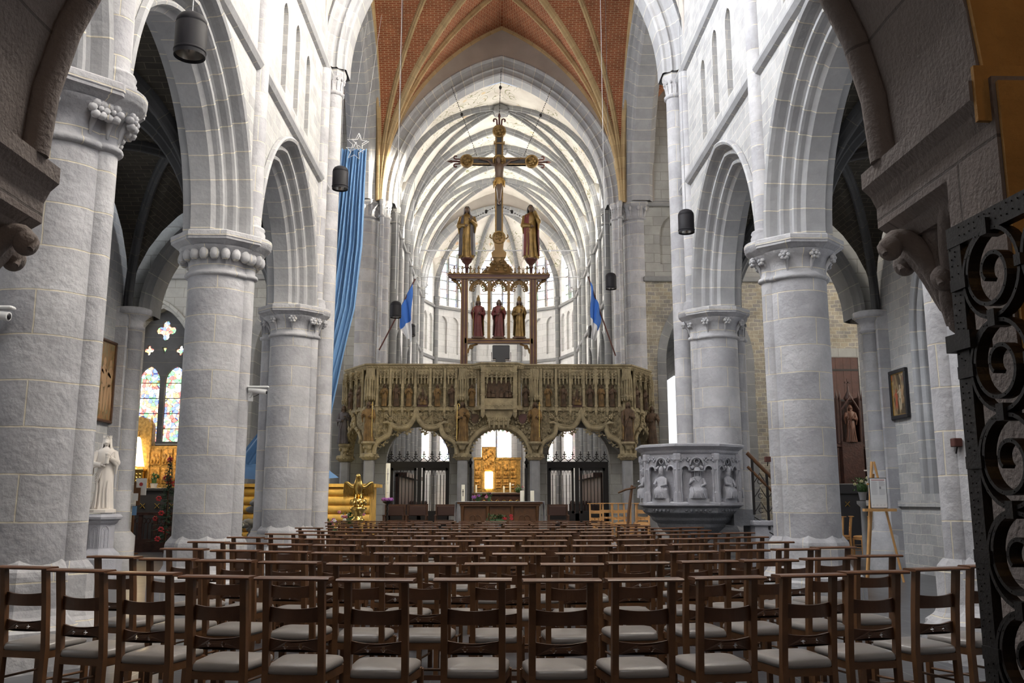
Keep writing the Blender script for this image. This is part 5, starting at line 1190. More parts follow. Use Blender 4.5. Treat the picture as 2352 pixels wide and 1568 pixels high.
for x in(-.95,-.31,.31,.95): m=MB(); m.lathe([(.04,.1),(.03,.15),(.045,.2),(.03,.5),(.045,.85),(.05,.93)],(x,-.33,0),8); m.build('corner_post',M_oak2,al)
m=MB(); m.box(-1.10,1.10,-.44,.44,1.04,1.048)
for sx in(-1,1):
    rows=[]
    for z in(1.048,.98,.8,.6,.5): rows.append([(sx*(1.10+.02+.012*math.cos(i*1.3)+(1.04-z)*.05),-.40+.8*i/12,z) for i in range(13)])
    m.grid(rows,None,True)
m.build('altar_cloth',M_cloth,al)
def candle(lb,x,y,z,r,h,grp=None,cross=False):
    t=thing('candle',lb,'candle',(x,y,z),0,grp); m=MB(); m.lathe([(r,0),(r,h-.005),(r*.85,h)],(0,0,0),16); m.build('wax',M_cream,t); m=MB(); m.tube([(0,0,h),(0,0,h+.02)],.003,5); m.build('wick',M_blackp,t)
    if cross: m=MB(); m.box(-.008,.008,-r-.003,-r+.012,h*.3,h*.72); m.box(-.025,.025,-r-.003,-r+.012,h*.56,h*.60); m.build('cross_emblem',M_blackp,t)
    return t
AT=PZ+1.05
candle('tall white candle with black cross at the left end of the altar',-.76,23.15,AT,.045,.42,cross=True)
candle('thick white candle on the altar, left of the right-hand pair',.75,23.2,AT,.05,.27,'pair of white candles on the altar')
candle('thick white candle on the altar, right of the pair',1.01,23.2,AT,.05,.27,'pair of white candles on the altar')
def bouquet(nm,lb,x,y,z,rx,ry,rz_,petals,n=50,seed=0,pot=None,leafm=M_leaf,cat='flowers',ps=.03):
    rn=random.Random(seed); t=thing(nm,lb,cat,(x,y,z))
    m=MB()
    for i in range(n*3):
        a=rn.uniform(0,2*PI); e=rn.random()**.5; b_=rn.uniform(.1,1); p=Vector((rx*e*math.cos(a)*b_,ry*e*math.sin(a)*b_,rz_*rn.uniform(.0,.9))); q=p+Vector((rn.uniform(-.07,.07),rn.uniform(-.07,.07),rn.uniform(.0,.09))); s_=(q-p).cross(Vector((0,0,1))).normalized()*.018
        m.add([tuple(p),tuple((p+q)/2+s_),tuple(q),tuple((p+q)/2-s_)],[(0,1,2,3)])
    m.lathe([(.02,-.02),(rx*.5,.02),(rx*.55,rz_*.5),(0,rz_*.7)],(0,0,0),10,sy=ry/rx); m.build('foliage',leafm,t)
    for k,pm in enumerate(petals):
        for j in range(max(2,n//len(petals)//6)):
            m=MB(); a=rn.uniform(0,2*PI); e=rn.random()**.5; c=(rx*e*math.cos(a),ry*e*math.sin(a)-.02,rz_*rn.uniform(.5,1.0)); m.ell(c,ps*.5,ps*.5,ps*.4,6,4)
            for q in range(6): b_=q*PI/3; m.ell((c[0]+ps*math.cos(b_),c[1]+ps*.3*math.sin(b_*2),c[2]+ps*.8*math.sin(b_)),ps*.6,ps*.6,ps*.5,6,4)
            m.build('blossom',pm,t)
    if pot: m=MB(); m.lathe([(.07,-.2),(.1,-.02),(.11,0)],(0,0,0),12); m.build('vase',pot,t)
    return t
bouquet('flower_bouquet','purple and pink flowers lying on the altar beside the cross candle',-.38,23.2,AT+.02,.17,.1,.14,[M_fp,M_fpk,M_fp],30,2,cat='flowers')
bouquet('flower_bouquet','pink bouquet on the altar cloth, right of the purple flowers',-.1,23.25,AT+.02,.09,.08,.18,[M_fpk,M_fp],20,3)
fs_=thing('flower_stand','slim grey metal flower stand in front of the altar','stand',(.12,21.4,0)); m=MB(); m.lathe([(.2,0),(.2,.03),(.03,.06),(.025,.78),(.09,.82),(.22,.86)],(0,0,0),14); m.build('stand',M_col,fs_)
bouquet('flower_arrangement','low arrangement of red and white flowers with green foliage before the altar',.12,21.4,.87,.36,.18,.2,[M_fr,M_fw,M_fr,M_fr],70,5)
# ------------------------------------------------------------------ eagle lectern
el=thing('eagle_lectern','polished brass eagle lectern with spread wings left of the altar','lectern',(-3.0,20.3,0))
m=MB(); m.lathe([(.30,0),(.32,.04),(.28,.1),(.2,.14),(.12,.2),(.09,.3),(.085,.9),(.1,.94),(.14,.97),(.15,1.0),(.1,1.03),(.09,1.1),(.17,1.2),(.19,1.22),(.19,1.26),(.12,1.28),(.14,1.36),(.17,1.42),(.1,1.47)],(0,0,0),10)
for i in range(24): a=i*2.4; m.ell((.10*math.cos(a),.10*math.sin(a),.3+i*.025),.035,.035,.035,6,4)
for i in range(12): a=i*.524; m.ell((.15*math.cos(a),.15*math.sin(a),1.36+.03*(i%2)),.05,.05,.06,6,4)
m.build('stem',M_gold,el)
m=MB(); m.tube([(0,.06,1.46),(0,.03,1.58),(0,-.03,1.72),(0,-.04,1.82),(0,-.07,1.93),(0,-.12,1.97)],[.05,.10,.115,.085,.055,.045],14); m.ell((0,-.10,1.955),.055,.065,.055,12,8); m.tube([(0,-.14,1.97),(0,-.19,1.96),(0,-.21,1.92)],[.025,.018,.004],8)
for sx in(-1,1):
    m.tube([(sx*.05,0,1.58),(sx*.06,-.02,1.5),(sx*.07,-.08,1.45)],[.05,.03,.02],8)
m.tube([(0,.08,1.56),(0,.16,1.46),(0,.2,1.36)],[.07,.08,.03],8,flat=(1.3,.5)); m.build('eagle_body',M_gold,el)
for sx in(-1,1):
    m=MB()
    m.tube([(sx*.07,.0,1.70),(sx*.16,.02,1.72),(sx*.25,.02,1.80),(sx*.31,.02,1.82)],[.05,.05,.04,.02],8)
    for k in range(8):
        f=k/7; x0=sx*(.10+.21*f); z0=1.70+.12*f; m.tube([(x0,.02,z0),(x0+sx*.02,.03,z0-.15-.06*f),(x0+sx*.015*f,.035,z0-.22-.16*f)],[.028,.03,.008],6,flat=(1,.5))
    m.build('wing',M_gold,el)
m=MB(); m.box(-.2,.2,.04,.07,1.52,1.56); m.build('book_ledge',M_gold,el)
# paschal candle
pc=thing('paschal_candle_stand','twisted black iron stand with purple collar under the tall white candle','candle stand',(-2.62,22.6,PZ)); 
m=MB(); m.lathe([(.18,0),(.18,.03),(.05,.07)],(0,0,0),12)
for k in range(3): m.tube([(.022*math.cos(a*1.0+k*2.09),.022*math.sin(a+k*2.09),.05+a*.055) for a in [i*.5 for i in range(36)]],.014,5)
m.lathe([(.03,.98),(.11,1.02),(.12,1.05)],(0,0,0),12); m.build('stand',M_iron,pc)
m=MB(); 
for i in range(16): a=i*PI/8; m.ell((.11*math.cos(a),.11*math.sin(a),1.09+.02*(i%2)),.045,.045,.035,6,4)
m.build('flower_collar',M_fp,pc)
t=candle('tall white paschal candle with engraved cross left of the gates',-2.62,22.6,PZ+1.06,.055,.93)
m=MB(); m.box(-.006,.006,-.06,-.04,.5,.8); m.box(-.03,.03,-.06,-.04,.66,.672); m.tube([(-.02,-.055,.44),(.0,-.058,.47),(.02,-.055,.44),(0,-.058,.41),(-.02,-.055,.44)],.004,4); m.box(-.03,.03,-.056,-.04,.2,.208); m.build('engraved_mark',M_ink,t)
# clergy chairs
def clergy(lb,x,y,first=[None]):
    if first[0]: return dup(first[0],(x,y,PZ),0,lb)
    t=thing('clergy_armchair',lb,'chair',(x,y,PZ),0,'brown leather clergy chairs before the screen'); first[0]=t
    for sx in(-1,1):
        for yy in(-.0,.46): m=MB(); m.box(sx*.27-.022,sx*.27+.022,yy-.022,yy+.022,0,.96 if yy>.1 else .64); m.build('leg',M_oak,t)
        m=MB(); m.box(sx*.27-.03,sx*.27+.03,-.03,.46,.64,.67); m.build('armrest',M_oak,t)
    m=MB(); m.box(-.26,.26,-.01,.46,.40,.49,.03); m.build('seat_cushion',M_leather,t)
    m=MB(); m.box(-.25,.25,.43,.49,.64,.92,.02); m.build('backrest',M_leather,t)
    m=MB(); m.box(-.27,.27,.44,.47,.5,.53); m.box(-.27,.27,.44,.47,.92,.96); m.build('back_rail',M_oak,t); return t
clergy('brown leather armchair left of the altar, behind the paschal candle',-2.75,25.2)
clergy('brown leather armchair in front of the left gate, middle of three',-2.12,25.2)
clergy('brown leather armchair left of the altar, nearest to it',-1.32,25.2)
clergy('brown leather armchair right of the altar',1.83,25.2)
# light wooden chairs and tau cross on the right
lc=make_chair('light_wood_chair','light beech chair with seat facing the nave, front left of the pale group','chair',M_lwood,M_lwood,M_lwood,M_lwood,True,'light wooden chairs behind the pulpit'); lc.location=(2.62,22.9,PZ); lc.rotation_euler=(0,0,PI)
for i,(x,y,r_) in enumerate(((3.05,24.35,.04),(3.53,24.3,-.04),(4.02,24.25,.03),(3.25,23.5,PI+.2),(3.8,23.0,2.8))):
    dup(lc,(x,y,PZ),r_,['light beech chair in the back row, nearest the screen gate','light beech chair in the back row, middle','light beech chair in the back row, beside the pillar','light beech chair turned sideways in front of the back row','light beech chair closest to the pulpit, back left of it'][i])
tc=thing('wooden_tau_cross','rough wooden cross with slanted top beam leaning among the light chairs','cross',(3.38,22.7,PZ))
tc.scale=(.8,.8,.84)
m=MB(); m.tube([(-.06,-.1,0),(.02,-.02,.9),(.16,.02,1.72)],.045,4); m.build('post',M_oak2,tc); m=MB(); m.tube([(-.30,-.05,1.50),(-.05,-.05,1.6),(.26,-.05,1.66)],[.035,.045,.04],4); m.build('crossbeam',M_oak2,tc); m=MB(); m.tube([(.1,0,.1),(.2,-.25,0)],.03,4); m.tube([(-.1,-.1,.02),(.3,-.1,.02)],.035,4); m.build('foot',M_oak2,tc)
# ------------------------------------------------------------------ retable and high altar in the apse
ra=thing('gilded_retable','gilded carved altarpiece with raised centre and bright central shrine in the apse','altarpiece',(.2,42.0,0))
m=MB(); m.box(-1.08,1.08,0,.35,1.75,3.3); m.box(-.33-.4,.33-.4,-.05,.35,1.75,3.85); m.box(-1.12,1.12,-.05,.4,3.26,3.36); m.build('cabinet',M_gilt,ra)
for i in range(5):
    x=-.98+.34*i+(.3 if i>1 else 0)+.08
    if abs(x+.4)<.3: continue
    for (z0,z1) in((1.95,2.35),(2.42,3.2)):
        m=MB(); m.box(x-.13,x+.13,-.06,.0,z0,z1); 
        for q in range(6): m.ell((x-.09+.06*(q%3),-.08,z0+.1+(z1-z0)*.3*(q//3+.4)),.045,.04,(z1-z0)*.14,6,4)
        m.build('carved_scene',M_giltd,ra)
m=MB(); m.box(-.68,-.12,-.1,-.04,2.75,3.75)
for q in range(12): m.ell((-.6+.1*(q%5),-.12,2.85+.08*q),.06,.05,.08,6,4)
m.build('crucifixion_relief',M_giltd,ra)
m=MB(); m.box(-.58,-.2,-.16,-.1,1.92,2.7,.03); m.build('lit_shrine',M_glow2,ra)
ha=thing('high_altar','dark high altar with gilt arcading in the apse, behind the wooden altar','altar',(.2,40.9,0)); m=MB(); m.box(-1.1,1.1,-.4,.8,.9,1.62); m.box(-1.6,1.6,-1.2,1.2,0,.9); m.box(-1.15,1.15,-.45,.85,1.62,1.72,.02); m.build('altar_body',M_mahog,ha)
m=MB()
for i in range(7): m.tube([(-.9+.3*i+.11*math.cos(a),-.42,1.2+.2*math.sin(a)) for a in [PI*k/6 for k in range(7)]],.02,5)
m.build('gilt_arcading',M_gold,ha)
for i,(x,h_) in enumerate(((-.95,.35),(.3,.3),(.58,.45))): candle('thin white candle on the high altar, '+['left of the shrine','right of the shrine, shorter','right of the shrine, taller'][i],.2+x,40.8,1.72,.035,h_,'candles on the high altar')
bouquet('flower_bouquet','white and pink flowers at the right end of the high altar',1.15,40.75,1.74,.26,.15,.35,[M_fw,M_fpk,M_fw],50,11)
# choir stalls behind the gates
for sg in(-1,1):
    t=thing('choir_stalls','dark panelled choir stalls seen through the %s gate'%('left' if sg<0 else 'right'),'stalls',(AX+sg*3.0,34,0)); m=MB(); m.box(*sorted((sg*.0,sg*.55)),-3,4,0,1.0); m.box(*sorted((sg*.45,sg*.58)),-3,4,0,2.3); m.box(*sorted((sg*.2,sg*.6)),-3,4,2.2,2.35)
    m.build('stall_bench',M_mahog,t)
    for k in range(8): m=MB(); m.box(*sorted((sg*-.05,sg*.5)),-3+k,-2.94+k,.0,1.25); m.lathe([(.05,1.25),(.06,1.32),(0,1.4)],(sg*.05,-2.97+k,0),6); m.build('stall_end',M_mahog,t)
# ------------------------------------------------------------------ stained window of the left chapel
wx=-10.85; W2=.93
m=MB(); FW=frY(28.95)
hl=[]
for c in(-.43,.43): hl+= [lancet(wx+c,3.28,5.75,.70)]
for c,z,r in((0,6.95,.33),(-.52,6.28,.17),(.52,6.28,.17)): hl.append([(wx+c+(p[0])*1,z+p[1]) for p in cross_hole(0,0,r)])
for c,z in((0,6.28),): hl.append([(wx-.09,z+.1),(wx+.09,z+.1),(wx,z-.12)])
for c in(-.84,-.06,.06,.84): pass
plate(lancet(wx,3.15,7.68,1.92),hl,.16,FW,m,.42)
w13=MB(); w13.prism(lancet(wx,3.15,7.68,1.92),.6,.62,FW); wn=struct(w13.build('window_13',M_gSt)); m.build('tracery',M_ribd,wn)
b=MB()
for z in(3.7,4.2,4.7,5.2): b.box(wx-.8,wx+.8,29.4,29.43,z-.012,z+.012)
b.box(wx-.82,wx+.82,28.9,29.2,3.05,3.15); b.build('glazing_bars',M_iron,wn)
rv=MB(); archband(rv,.96,1.9,7.65-math.sqrt(1.9**2-.94**2),wx,[(.22,-.02),(.2,-.06),(.12,-.05),(.08,.02),(0,.08),(0,.3)],FW,12,foot=2.9); struct(rv.build('trim_17',M_ash))
# left chapel altar
CY=27.7
t=thing('chapel_retable','gilded carved wooden retable under the stained window, left chapel','altarpiece',(-10.5,CY,0))
m=MB(); m.box(-.62,.0,0,.4,1.75,3.2); m.box(-.0,1.15,0,.35,1.75,3.05); m.prism([(-.68,3.2),(-.68,3.6)]+[(-.34+.34*math.cos(a),3.6+.34*math.sin(a)) for a in [PI-PI*i/8 for i in range(9)]]+[(.0,3.2)],0,.38); m.build('cabinet',M_gilt,t)
for i in range(3):
    for j in range(2):
        m=MB(); x=.2+.36*i; z=1.95+.55*j; m.box(x-.15,x+.15,-.05,0,z-.02,z+.45)
        for q in range(5): m.ell((x-.1+.05*q,-.07,z+.12+.08*(q%2)),.04,.04,.12,6,4)
        m.build('carved_scene',M_giltd,t)
for x in(-.66,.02): m=MB(); m.lathe([(.05,1.75),(.04,1.9),(.04,3.5),(.06,3.6),(.0,4.0)],(x,-.05,0),8); m.build('pinnacle',M_gilt,t)
s_=thing('lit_robed_figure','brightly lit small figure in a white bell-shaped robe in the left chapel niche','statue',(-10.82,CY-.2,2.42))
m=MB(); m.lathe([(.27,0),(.25,.02),(.19,.35),(.12,.75),(.10,.85),(.04,.9)],(0,0,0),20,sy=.7); m.build('white_robe',M_glow,s_); m=MB(); m.ell((0,0,.95),.07,.07,.085,10,8); m.lathe([(.06,1.0),(.08,1.06),(0,1.1)],(0,0,0),8); m.build('head',M_gilt,s_)
s_=thing('gilt_pedestal','small gilt tabernacle chest below the lit white robed figure','chest',(-10.82,CY-.2,1.78)); m=MB(); m.box(-.27,.27,-.12,.12,0,.5,.02); m.box(-.3,.3,-.15,.15,.5,.56,.01)
for i in range(20): m.ell((-.2+.1*(i%5),-.125,.1+.1*(i//5)),.04,.02,.04,6,4)
m.build('chest',M_gold,s_); m=MB(); m.lathe([(.06,.56),(.02,.6),(.02,.62),(.05,.64)],(0,0,0),10); m.build('foot',M_gold,s_)
t=thing('chapel_altar','black altar with small gold cross ornaments in the left chapel','altar',(-10.3,CY-.75,0)); m=MB(); m.box(-.95,1.2,-.25,.7,0,1.68); m.box(-1.0,1.25,-.32,.75,1.68,1.77,.015); m.build('altar_body',plain('black_stone',(.03,.03,.035),.4),t)
for i in range(5):
    m=MB(); x=-.75+.42*i
    for a in(PI/4,3*PI/4): m.tube([(x-.1*math.cos(a),-.27,1.25-.1*math.sin(a)),(x+.1*math.cos(a),-.27,1.25+.1*math.sin(a))],.014,4)
    m.build('gold_cross_ornament',M_gold,t)
bouquet('flower_bouquet','mixed flowers with pink and white blossoms on the left chapel altar',-10.7,26.75,1.77,.38,.12,.16,[M_fpk,M_fw,M_fr],50,21)
bouquet('potted_fern','green potted fern right of the flowers on the left chapel altar',-9.95,26.75,1.9,.14,.1,.28,[M_leaf],26,22,M_white,cat='plant')
t=thing('chapel_balustrade','dark wooden traceried balustrade closing the left chapel','balustrade',(-10.2,25.6,0)); m=MB(); m.box(-1.4,1.4,-.06,.06,1.0,1.08); m.box(-1.4,1.4,-.05,.05,0,.35); m.build('rail',M_mahog,t)
for i in range(7):
    m=MB(); x=-1.3+.42*i; m.box(x-.05,x+.05,-.04,.04,.35,1.0); m.build('post',M_mahog,t)
    m=MB()
    for q in(.1,.21,.32): m.tube([(x+q,0,.35),(x+q,0,.8)],.014,5); m.tube([(x+q+.05*math.cos(a),0,.85+.07*math.sin(a)) for a in [2*PI*k/8 for k in range(9)]],.012,5)
    m.build('tracery_panel',M_mahog,t)
t=thing('notice_board_stand','brown wooden post with small white notices in front of the left chapel','sign',(-9.65,24.6,0))
m=MB(); m.box(-.03,.03,-.03,.03,0,1.9); m.lathe([(.2,0),(.2,.03)],(0,0,0),12); m.build('post',M_oak2,t); m=MB(); m.box(-.17,.17,-.05,-.03,1.28,1.75); m.build('board',M_oak2,t); m=MB(); m.box(-.12,.12,-.056,-.05,1.4,1.6); m.build('paper_notice',M_paper,t)
m=MB(); m.box(.02,.30,.0,.02,1.55,2.0); m.build('framed_notice',M_paper,t); m=MB(); m.M=Matrix.Translation((.16,-.005,1.84))@Matrix.Rotation(PI/2,4,'X'); m.lathe([(.05,0),(.05,.006)],(0,0,0),14); m.build('red_seal',M_redk,t)
m=MB(); m.box(-.10,.10,-.04,-.03,1.02,1.26); m.build('blue_notice',M_blue,t)
# fir trees with red blossoms
def fir(lb,x,y,h,r,seed):
    rn=random.Random(seed); t=thing('fir_tree',lb,'tree',(x,y,0)); m=MB(); m.tube([(0,0,0),(0,0,h)],[.04,.01],6); m.build('trunk',M_oak,t); m=MB()
    for i in range(260):
        f=rn.random(); z=h*(.12+.88*f); a=rn.uniform(0,2*PI); L_=r*(1-f)*rn.uniform(.6,1)+.05; p=Vector((0,0,z)); q=p+Vector((L_*math.cos(a),L_*math.sin(a),-.12*L_)); s_=Vector((-math.sin(a),math.cos(a),0))*(.03+.05*L_)
        m.add([tuple(p),tuple(p.lerp(q,.5)+s_),tuple(q),tuple(p.lerp(q,.5)-s_)],[(0,1,2,3)])
        for k in range(3): b_=p.lerp(q,.4+.2*k); m.add([tuple(b_-s_*.3),tuple(b_+Vector((0,0,.06))),tuple(b_+s_*.3)],[(0,1,2)])
    m.build('needles',M_fir,t)
    for i in range(14):
        f=rn.random(); a=rn.uniform(0,2*PI); L_=r*(1-f)*.95; c=(L_*math.cos(a),L_*math.sin(a),h*(.12+.85*f)); m=MB()
        for q in range(6): m.ell((c[0]+.05*math.cos(q),c[1]-.02,c[2]+.05*math.sin(q)),.04,.02,.025,6,3)
        m.build('red_blossom',M_fr,t)
fir('small fir tree with red poinsettia blossoms in front of the left chapel',-8.9,25.0,2.6,.55,3)
fir('fir tree with red poinsettia blossoms beside the nativity crib',-6.75,21.5,2.3,.6,9)
# ------------------------------------------------------------------ blue drape, star and nativity crib
t=thing('blue_drape','long pleated light blue satin drape hanging from a star, falling behind the left pillar','drape',(-3.5,21.2,0))
KL=[(10.05,-3.84,-3.18,0),(9.3,-3.9,-3.2,0),(7.6,-4.05,-3.22,0),(6.0,-4.3,-3.34,.05),(4.8,-4.6,-3.58,.1),(3.8,-5.0,-3.75,.15),(3.0,-5.5,-3.88,.2),(2.25,-6.05,-3.98,.25)]
def kl(z):
    for a,b in zip(KL,KL[1:]):
        if a[0]>=z>=b[0]: f=(a[0]-z)/(a[0]-b[0]); return [a[i]+(b[i]-a[i])*f for i in range(4)]
    return KL[-1]
rows=[]
for k in range(45):
    z=10.05-7.8*k/44; _,xa,xb,yo=kl(z); row=[]
    for i in range(91):
        f=i/90; am=.055+.02*math.sin(z); row.append((3.5+xa+(xb-xa)*f,am*math.sin(f*2*PI*9+.35*math.sin(z*.9))+.03*math.sin(f*2*PI*4+z)-.5*yo,z+(.0 if k<44 else -.02)))
    rows.append(row)
m=MB(); m.grid(rows,None,True); m.build('pleated_cloth',M_blue,t)
m=MB(); rows=[[(3.5+x,y,z) for x,y,z in r] for r in ([(-6.05,-.12,2.25),(-5.2,-.12,2.25),(-4.5,-.12,2.25),(-3.98,-.12,2.25)],[(-5.95,-.5,2.1),(-5.1,-.55,2.05),(-4.4,-.55,2.05),(-3.7,-.5,2.06)],[(-5.6,-.95,1.9),(-4.9,-1.0,1.85),(-4.3,-1.0,1.85),(-3.45,-.9,1.92)])]; m.grid(rows,None,True); m.build('canopy_flap',M_blue,t)
t=thing('wire_star','white wire comet star frame at the top of the blue drape','star',(-3.45,21.05,10.05))
for k,(cx_,cz_,r) in enumerate(((.06,.08,.28),(.0,-.12,.24),(.1,.1,.2))):
    m=MB(); P=[(cx_+(r if i%2==0 else r*.42)*math.sin(i*PI/5+.1),-.02*k,cz_+(r if i%2==0 else r*.42)*math.cos(i*PI/5+.1)) for i in range(11)]; m.tube(P,.010,5); m.build('star_outline',M_plast,t)
for i,x in enumerate((-.15,.2)): m=MB(); m.tube([(x,0,.2),(x+.35,.1,3.6)],.005,4); m.build('wire',M_steel,t)
t=thing('nativity_crib','wooden nativity hut of big yellow logs under the blue drape','crib',(-4.6,22.6,0))
for i in range(8): m=MB(); m.tube([(-1.55,0,.12+.215*i),(0,.02*(i%2),.12+.215*i),(1.55,0,.115+.215*i)],.112,12); m.build('log',M_log,t)
for x in(-1.5,1.5): m=MB(); m.box(x-.06,x+.06,.08,1.1,0,1.75); m.build('side_wall',M_log,t)
m=MB(); m.box(-1.7,1.7,-.15,1.2,1.74,1.82); m.build('roof',M_log,t)
m=MB(); rn=random.Random(2)
for i in range(26): x=-.75+rn.uniform(-.5,.5); m.ell((x-4.9,21.9+rn.uniform(-.1,.1),.15+i*.05),.16,.1,.09,7,5)
tag(m.build('rockery',plain('grey_rocks',(.3,.29,.28),.9,bump=.8,bscale=8)),'pile of grey rocks beside the log crib, between the left pillars','rocks')
bouquet('white_flower_plants','white and red flowering plants at the foot of the crib, between the pillars',-5.95,21.0,.45,.35,.25,.45,[M_fw,M_fr,M_fw],80,31,M_bstone)
bouquet('pink_flower_plants','pink and white flowering plants in front of the log crib',-3.9,21.6,.55,.42,.25,.42,[M_fpk,M_fw,M_fp],90,32,M_blue)
bouquet('flower_plants','white flowers with green leaves at the right end of the log crib',-3.35,21.9,.8,.35,.2,.35,[M_fw,M_fpk],70,33,M_blue)
# ------------------------------------------------------------------ pulpit
PC=Vector((3.88,17.75)); PR=.98; PA=R(-93)
pu=thing('stone_pulpit','octagonal carved grey stone pulpit with seated figures in niches','pulpit',(PC.x,PC.y,0))
vt=[(PR*math.cos(PA+R(22.5+45*i)),PR*math.sin(PA+R(22.5+45*i))) for i in range(8)]
ph=PA+R(22.5)
m=MB(); m.lathe([(.98,1.30),(1.04,1.33),(1.04,1.37),(.97,1.40)],(0,0,0),8,False,ph=ph); m.build('panel_sill',M_pul,pu)
m=MB(); m.lathe([(.86,1.36),(.86,2.32)],(0,0,0),8,False,ph=ph); m.build('inner_drum',M_pul,pu)
m=MB(); m.lathe([(.93,2.28),(.97,2.32),(.98,2.36),(1.07,2.42),(1.09,2.43),(1.09,2.47),(1.05,2.485),(.7,2.485)],(0,0,0),8,False,ph=ph); m.build('top_cornice',M_pul,pu)
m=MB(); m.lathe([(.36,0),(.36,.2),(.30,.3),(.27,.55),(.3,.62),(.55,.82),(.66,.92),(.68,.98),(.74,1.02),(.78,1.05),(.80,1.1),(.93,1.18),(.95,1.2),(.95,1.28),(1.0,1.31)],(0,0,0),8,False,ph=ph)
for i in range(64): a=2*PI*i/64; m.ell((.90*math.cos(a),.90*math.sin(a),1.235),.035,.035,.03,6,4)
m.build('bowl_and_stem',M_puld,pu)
for i in range(8):
    x,y=vt[i]
    if y>.75: continue
    m=MB(); m.lathe([(.075,1.38),(.075,1.56),(.055,1.6),(.055,1.98),(.07,2.0),(.05,2.03),(.05,2.12),(.065,2.15),(.085,2.18),(.085,2.27),(.07,2.3)],(x*.96,y*.96,0),6,False); m.lathe([(.022,1.38),(.022,2.25)],(x*1.01,y*1.01,0),6); m.build('corner_buttress',M_pul,pu)
fig_i=0
for i in range(8):
    p=Vector(vt[i-1]); q=Vector(vt[i]); mid=(p+q)/2
    if mid.y>.3: continue
    d=(q-p).normalized(); n=Vector((mid.x,mid.y)).normalized(); fr=lambda u,dd,z:(mid.x+d.x*u+n.x*(-.02-dd),mid.y+d.y*u+n.y*(-.02-dd),z)
    m=MB(); hw=.36
    def tl(c,z0,r,k=8): return [(c+r*math.cos(PI*j/k),z0+r*1.1*math.sin(PI*j/k)) for j in range(k+1)]
    m.prism([(-hw,2.02),(-hw,2.28),(hw,2.28),(hw,2.02),(.30,1.98)]+tl(.22,1.98,.08)[1:]+[(.13,2.04)]+tl(0,2.08,.13)[0:]+[(-.13,2.04)]+tl(-.22,1.98,.08)[:-1]+[(-.30,1.98)],.0,.07,fr)
    for c,z0,r in((0,2.08,.13),(.22,1.98,.08),(-.22,1.98,.08)): m.tube([fr(u,-.01,z) for u,z in tl(c,z0,r)],.018,6)
    for c in(-.3,.3,-.17,.17): 
        for j in range(4): m.ell(fr(c+.03*math.cos(j*1.6),-.015,2.19+.03*math.sin(j*1.6)),.024,.024,.024,6,4)
    m.tube([fr(.05*math.cos(a),.0,2.15+.05*math.sin(a)) for a in [2*PI*j/8 for j in range(9)]],.010,5)
    for sx in(-1,1): m.tube([fr(sx*.06,0,2.06),fr(sx*.11,-.01,2.02)],[.02,.03],6)
    o=m.build('trefoil_arch',M_pul,pu)
    m=MB()
    for sx in(-1,1):
        a=fr(sx*.30,.0,0); m.lathe([(.035,1.38),(.035,1.5),(.024,1.53),(.022,1.66),(.03,1.68),(.022,1.70),(.022,1.90),(.036,1.95),(.04,1.99)],(a[0],a[1],0),8)
    m.build('colonnette_pair',M_pul,o)
    m=MB(); b_=fr(0,-.0,0); hat=i%3
    def E(u,dd,z,rx,ry,rz_): 
        c=fr(u,dd,z); m.ell(c,rx,ry,rz_,10,8)
    m.prism([(-.2,1.38),(-.2,1.46),(.2,1.46),(.2,1.38)],-.06,.06,fr)
    rows=[]
    for z,w_,dp,o_ in((1.46,.17,.10,-.02),(1.52,.165,.11,-.03),(1.58,.15,.12,-.03),(1.63,.15,.115,-.025),(1.68,.12,.08,-.0),(1.74,.10,.07,.0),(1.80,.115,.065,0),(1.84,.10,.055,0),(1.865,.05,.04,0),(1.88,.03,.03,0),(1.89,.04,.043,-.005),(1.93,.048,.05,-.005),(1.97,.04,.045,0),(1.99,.005,.01,0)):
        rows.append([fr(w_*(1+.09*math.cos(7*a+z*9)*(z<1.7))*math.cos(a),o_+dp*math.sin(a)*(1+.07*math.cos(6*a)*(z<1.7)),z) for a in [2*PI*j/24 for j in range(24)]])
    m.grid(rows,None,True,True)
    m.tube([fr(-.10,-.01,1.82),fr(-.14,-.05,1.73),fr(-.07,-.11,1.72 if hat else 1.80)],[.035,.03,.02],8); m.tube([fr(.10,-.01,1.82),fr(.14,-.05,1.72),fr(.05,-.12,1.69)],[.035,.03,.02],8)
    for k in range(4): m.tube([fr(-.10+.05*k,-.11,1.64),fr(-.09+.06*k,-.13,1.55),fr(-.12+.08*k,-.13,1.47)],[.01,.014,.012],5)
    m.ell(fr(0,-.06,1.925),.012,.014,.016,6,4)
    o=m.build('seated_figure',M_pul,pu); m=MB(); a=fr(0,-.01,0)
    if abs(n.x)<.3: m.lathe([(.12,1.965),(.12,1.975),(.055,1.98),(.05,2.02),(.02,2.04),(0,2.042)],(a[0],a[1],0),16); m.tube([fr(-.05,-.03,1.96),fr(-.06,-.07,1.84),fr(0,-.1,1.76),fr(.06,-.07,1.84),fr(.05,-.03,1.96)],.008,5); m.build('broad_hat',M_pul,o)
    else: m.lathe([(.048,1.95),(.055,1.98),(.045,2.03),(.0,2.08)],(a[0],a[1],0),12); m.build('mitre',M_pul,o)
